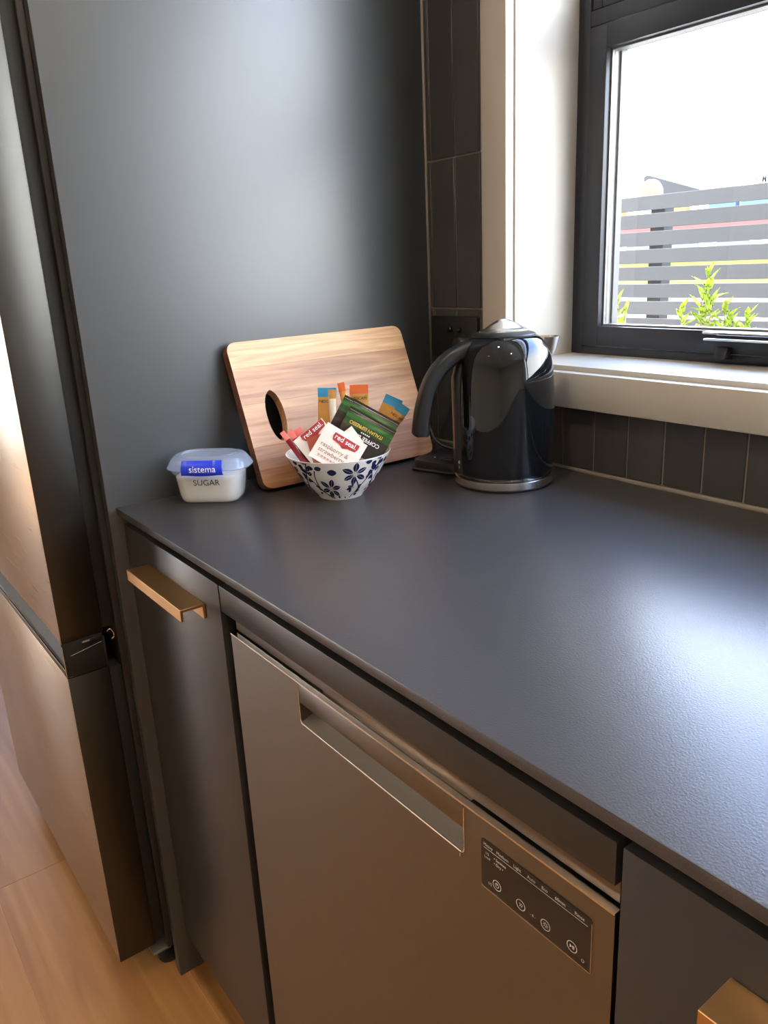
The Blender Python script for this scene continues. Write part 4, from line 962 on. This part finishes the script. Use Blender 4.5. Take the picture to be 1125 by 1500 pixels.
leaf_me.materials.append(lt_)
for p in leaf_me.polygons: p.use_smooth = True
def shrub(base, shoots, label, seed):
    rnd = random.Random(seed)
    s = thing('shrub', base, label, 'shrub', 'young shrubs outside the window')
    for (dx, dy, top, nl) in shoots:
        b = Vector(base)+Vector((dx*0.4, dy*0.4, 0)); e = Vector((base[0]+dx, base[1]+dy, top))
        path = smooth_path([b, b.lerp(e, 0.5)+Vector((dx*-0.1, 0, 0)), e], 6)
        st = obj('shoot', tube_bm(path, [0.004-0.0028*i/len(path) for i in range(len(path))], 6), 'stem', s, True)
        for k in range(nl):
            f = 1-0.30*(k/nl)*1.0 if top > 1.0 else 1-0.4*k/nl
            z = top-0.155*(k/nl); t = (z-b.z)/(e.z-b.z); p = b.lerp(e, max(0.1, min(1, t)))
            az = k*2.4+rnd.uniform(-0.4, 0.4); el = rnd.uniform(0.35, 1.0) if k > 2 else rnd.uniform(0.9, 1.3)
            lf = bpy.data.objects.new('leaf', leaf_me); COL.objects.link(lf); lf.parent = s
            lf.location = p-Vector(base); sc_ = rnd.uniform(0.95, 1.4)*(1.0 if k > 2 else 0.8); lf.scale = (sc_, sc_, sc_)
            d = Vector((math.cos(az)*math.cos(el), math.sin(az)*math.cos(el), math.sin(el)))
            q = d.to_track_quat('Y', 'Z'); lf.rotation_euler = q.to_euler()
    return s
shrub((-0.005, 0.90, -0.30), [(0.025, 0.0, 1.195, 20), (0.000, 0.02, 1.150, 14), (0.050, -0.02, 1.125, 12), (-0.045, 0.0, 1.105, 12), (-0.055, 0.02, 1.065, 6)], 'tall bright green shrub outside the window, largest of the three', 3)
shrub((0.105, 0.88, -0.30), [(-0.022, 0.0, 1.116, 18), (0.028, 0.02, 1.096, 18), (0.008, -0.02, 1.085, 16), (0.040, 0.0, 1.075, 12)], 'short bright green shrub outside, right of the tall one', 4)
shrub((-0.258, 0.92, -0.30), [(-0.010, 0.0, 1.122, 12), (0.010, 0.01, 1.095, 8)], 'small green shrub outside at the left edge of the glass', 5)
# shop over the road
YS = 14.0
sh = thing('shop_building', (-10, YS, -0.32), 'long white shop building with a red fascia seen through the fence gaps', 'building')
box('wall', (-30, YS, -0.32), (4, YS+5, 2.20), 'shopwall', sh)
box('fascia', (-30, YS-0.12, 1.58), (4, YS-0.001, 1.80), 'redband', sh)
for x0, x1, mk in ((-8.1, -7.55, 'bluesign'), (-7.45, -6.7, 'bluesign'), (-10.5, -10.1, 'orangesign'), (-8.95, -8.6, 'orangesign')):
    box('sign_board', (x0, YS-0.14, 1.90), (x1, YS-0.001, 2.14), mk, sh)
for k in range(9): box('window', (-13.2+1.05*k, YS-0.02, 1.18), (-12.55+1.05*k, YS-0.001, 1.48), 'shopglass', sh)
hd = box('hedge', (-30, 12.9, -0.3), (4, 13.4, 1.10), 'grass', None, 0.05); tag(hd, 'green hedge in front of the white shop', 'hedge')
MT['drygrass'] = mat('yellow_dry_planting', (0.15, 0.125, 0.022), 0.9, var=0.3, vscale=(3, 3, 3)); MT['concrete'] = mat('pale_concrete', (0.70, 0.69, 0.66), 0.85, var=0.08)
hd = box('flower_bed', (-30, 12.5, -0.3), (4, 12.88, 0.74), 'drygrass', None, 0.05); tag(hd, 'yellow planting strip below the green hedge', 'planting')
hd = box('low_wall', (-30, 12.2, -0.3), (4, 12.45, 0.44), 'concrete', None, 0.02); tag(hd, 'low pale concrete wall below the yellow planting', 'wall')
gbm = prism('gable_building', [(-15.53, -0.3), (-15.53, 3.50), (-15.40, 3.54), (-13.65, 2.98), (-12.0, 2.45), (-12.0, -0.3)], 'y', 22.0, 25.0, 'greywall'); tag(gbm, 'dark grey building with a sloping roof line beyond the fence', 'building')
# round sign on a post
rs = thing('round_sign', (-14.0, 20.5, -0.32), 'white round sign with an orange centre above the fence', 'sign')
bm = lathe_bm([(0, 0), (0.40, 0), (0.42, 0.02), (0.42, 0.06), (0.40, 0.08), (0, 0.08)], 32); mapv(bm, lambda c: (-14.15+c.x, 20.5-c.z, 2.84+c.y)); obj('disc', bm, 'shopwall', rs, autos=40)
bm = lathe_bm([(0, 0.081), (0.31, 0.081), (0.31, 0.10), (0, 0.10)], 28); mapv(bm, lambda c: (-14.15+c.x, 20.5-c.z, 2.84+c.y)); obj('centre', bm, 'orangesign', rs)
box('post', (-14.21, 20.52, -0.32), (-14.09, 20.60, 2.5), 'greywall', rs)
# lettered sign on posts
ks = thing('lettered_sign', (-10.6, 22.0, -0.32), 'white sign board with dark lettering above the fence top', 'sign')
box('board', (-11.87, 22.02, 2.2), (-9.6, 22.08, 3.30), 'shopwall', ks); box('post', (-11.7, 22.09, -0.32), (-11.6, 22.17, 3.2), 'greywall', ks); box('post', (-9.75, 22.09, -0.32), (-9.65, 22.17, 3.2), 'greywall', ks)
obj('lettering', mapv(text_bm('KIM', 0.36, 'LEFT', bold=0.01), lambda c: (-11.80+c.x*0.55, 22.01, 3.04+c.y)), 'black_ink', ks)

# unseen overhang, added to cut high sky light on jamb and sill
MT['sky_shade'] = mat('white_sky_shade', (0.75, 0.75, 0.74), 0.8, var=0.02)
tag(box('added_sky_shade', (XL-0.7, 0.2, 2.74), (XR+0.6, 0.62, 2.86), 'sky_shade'), kind='structure')
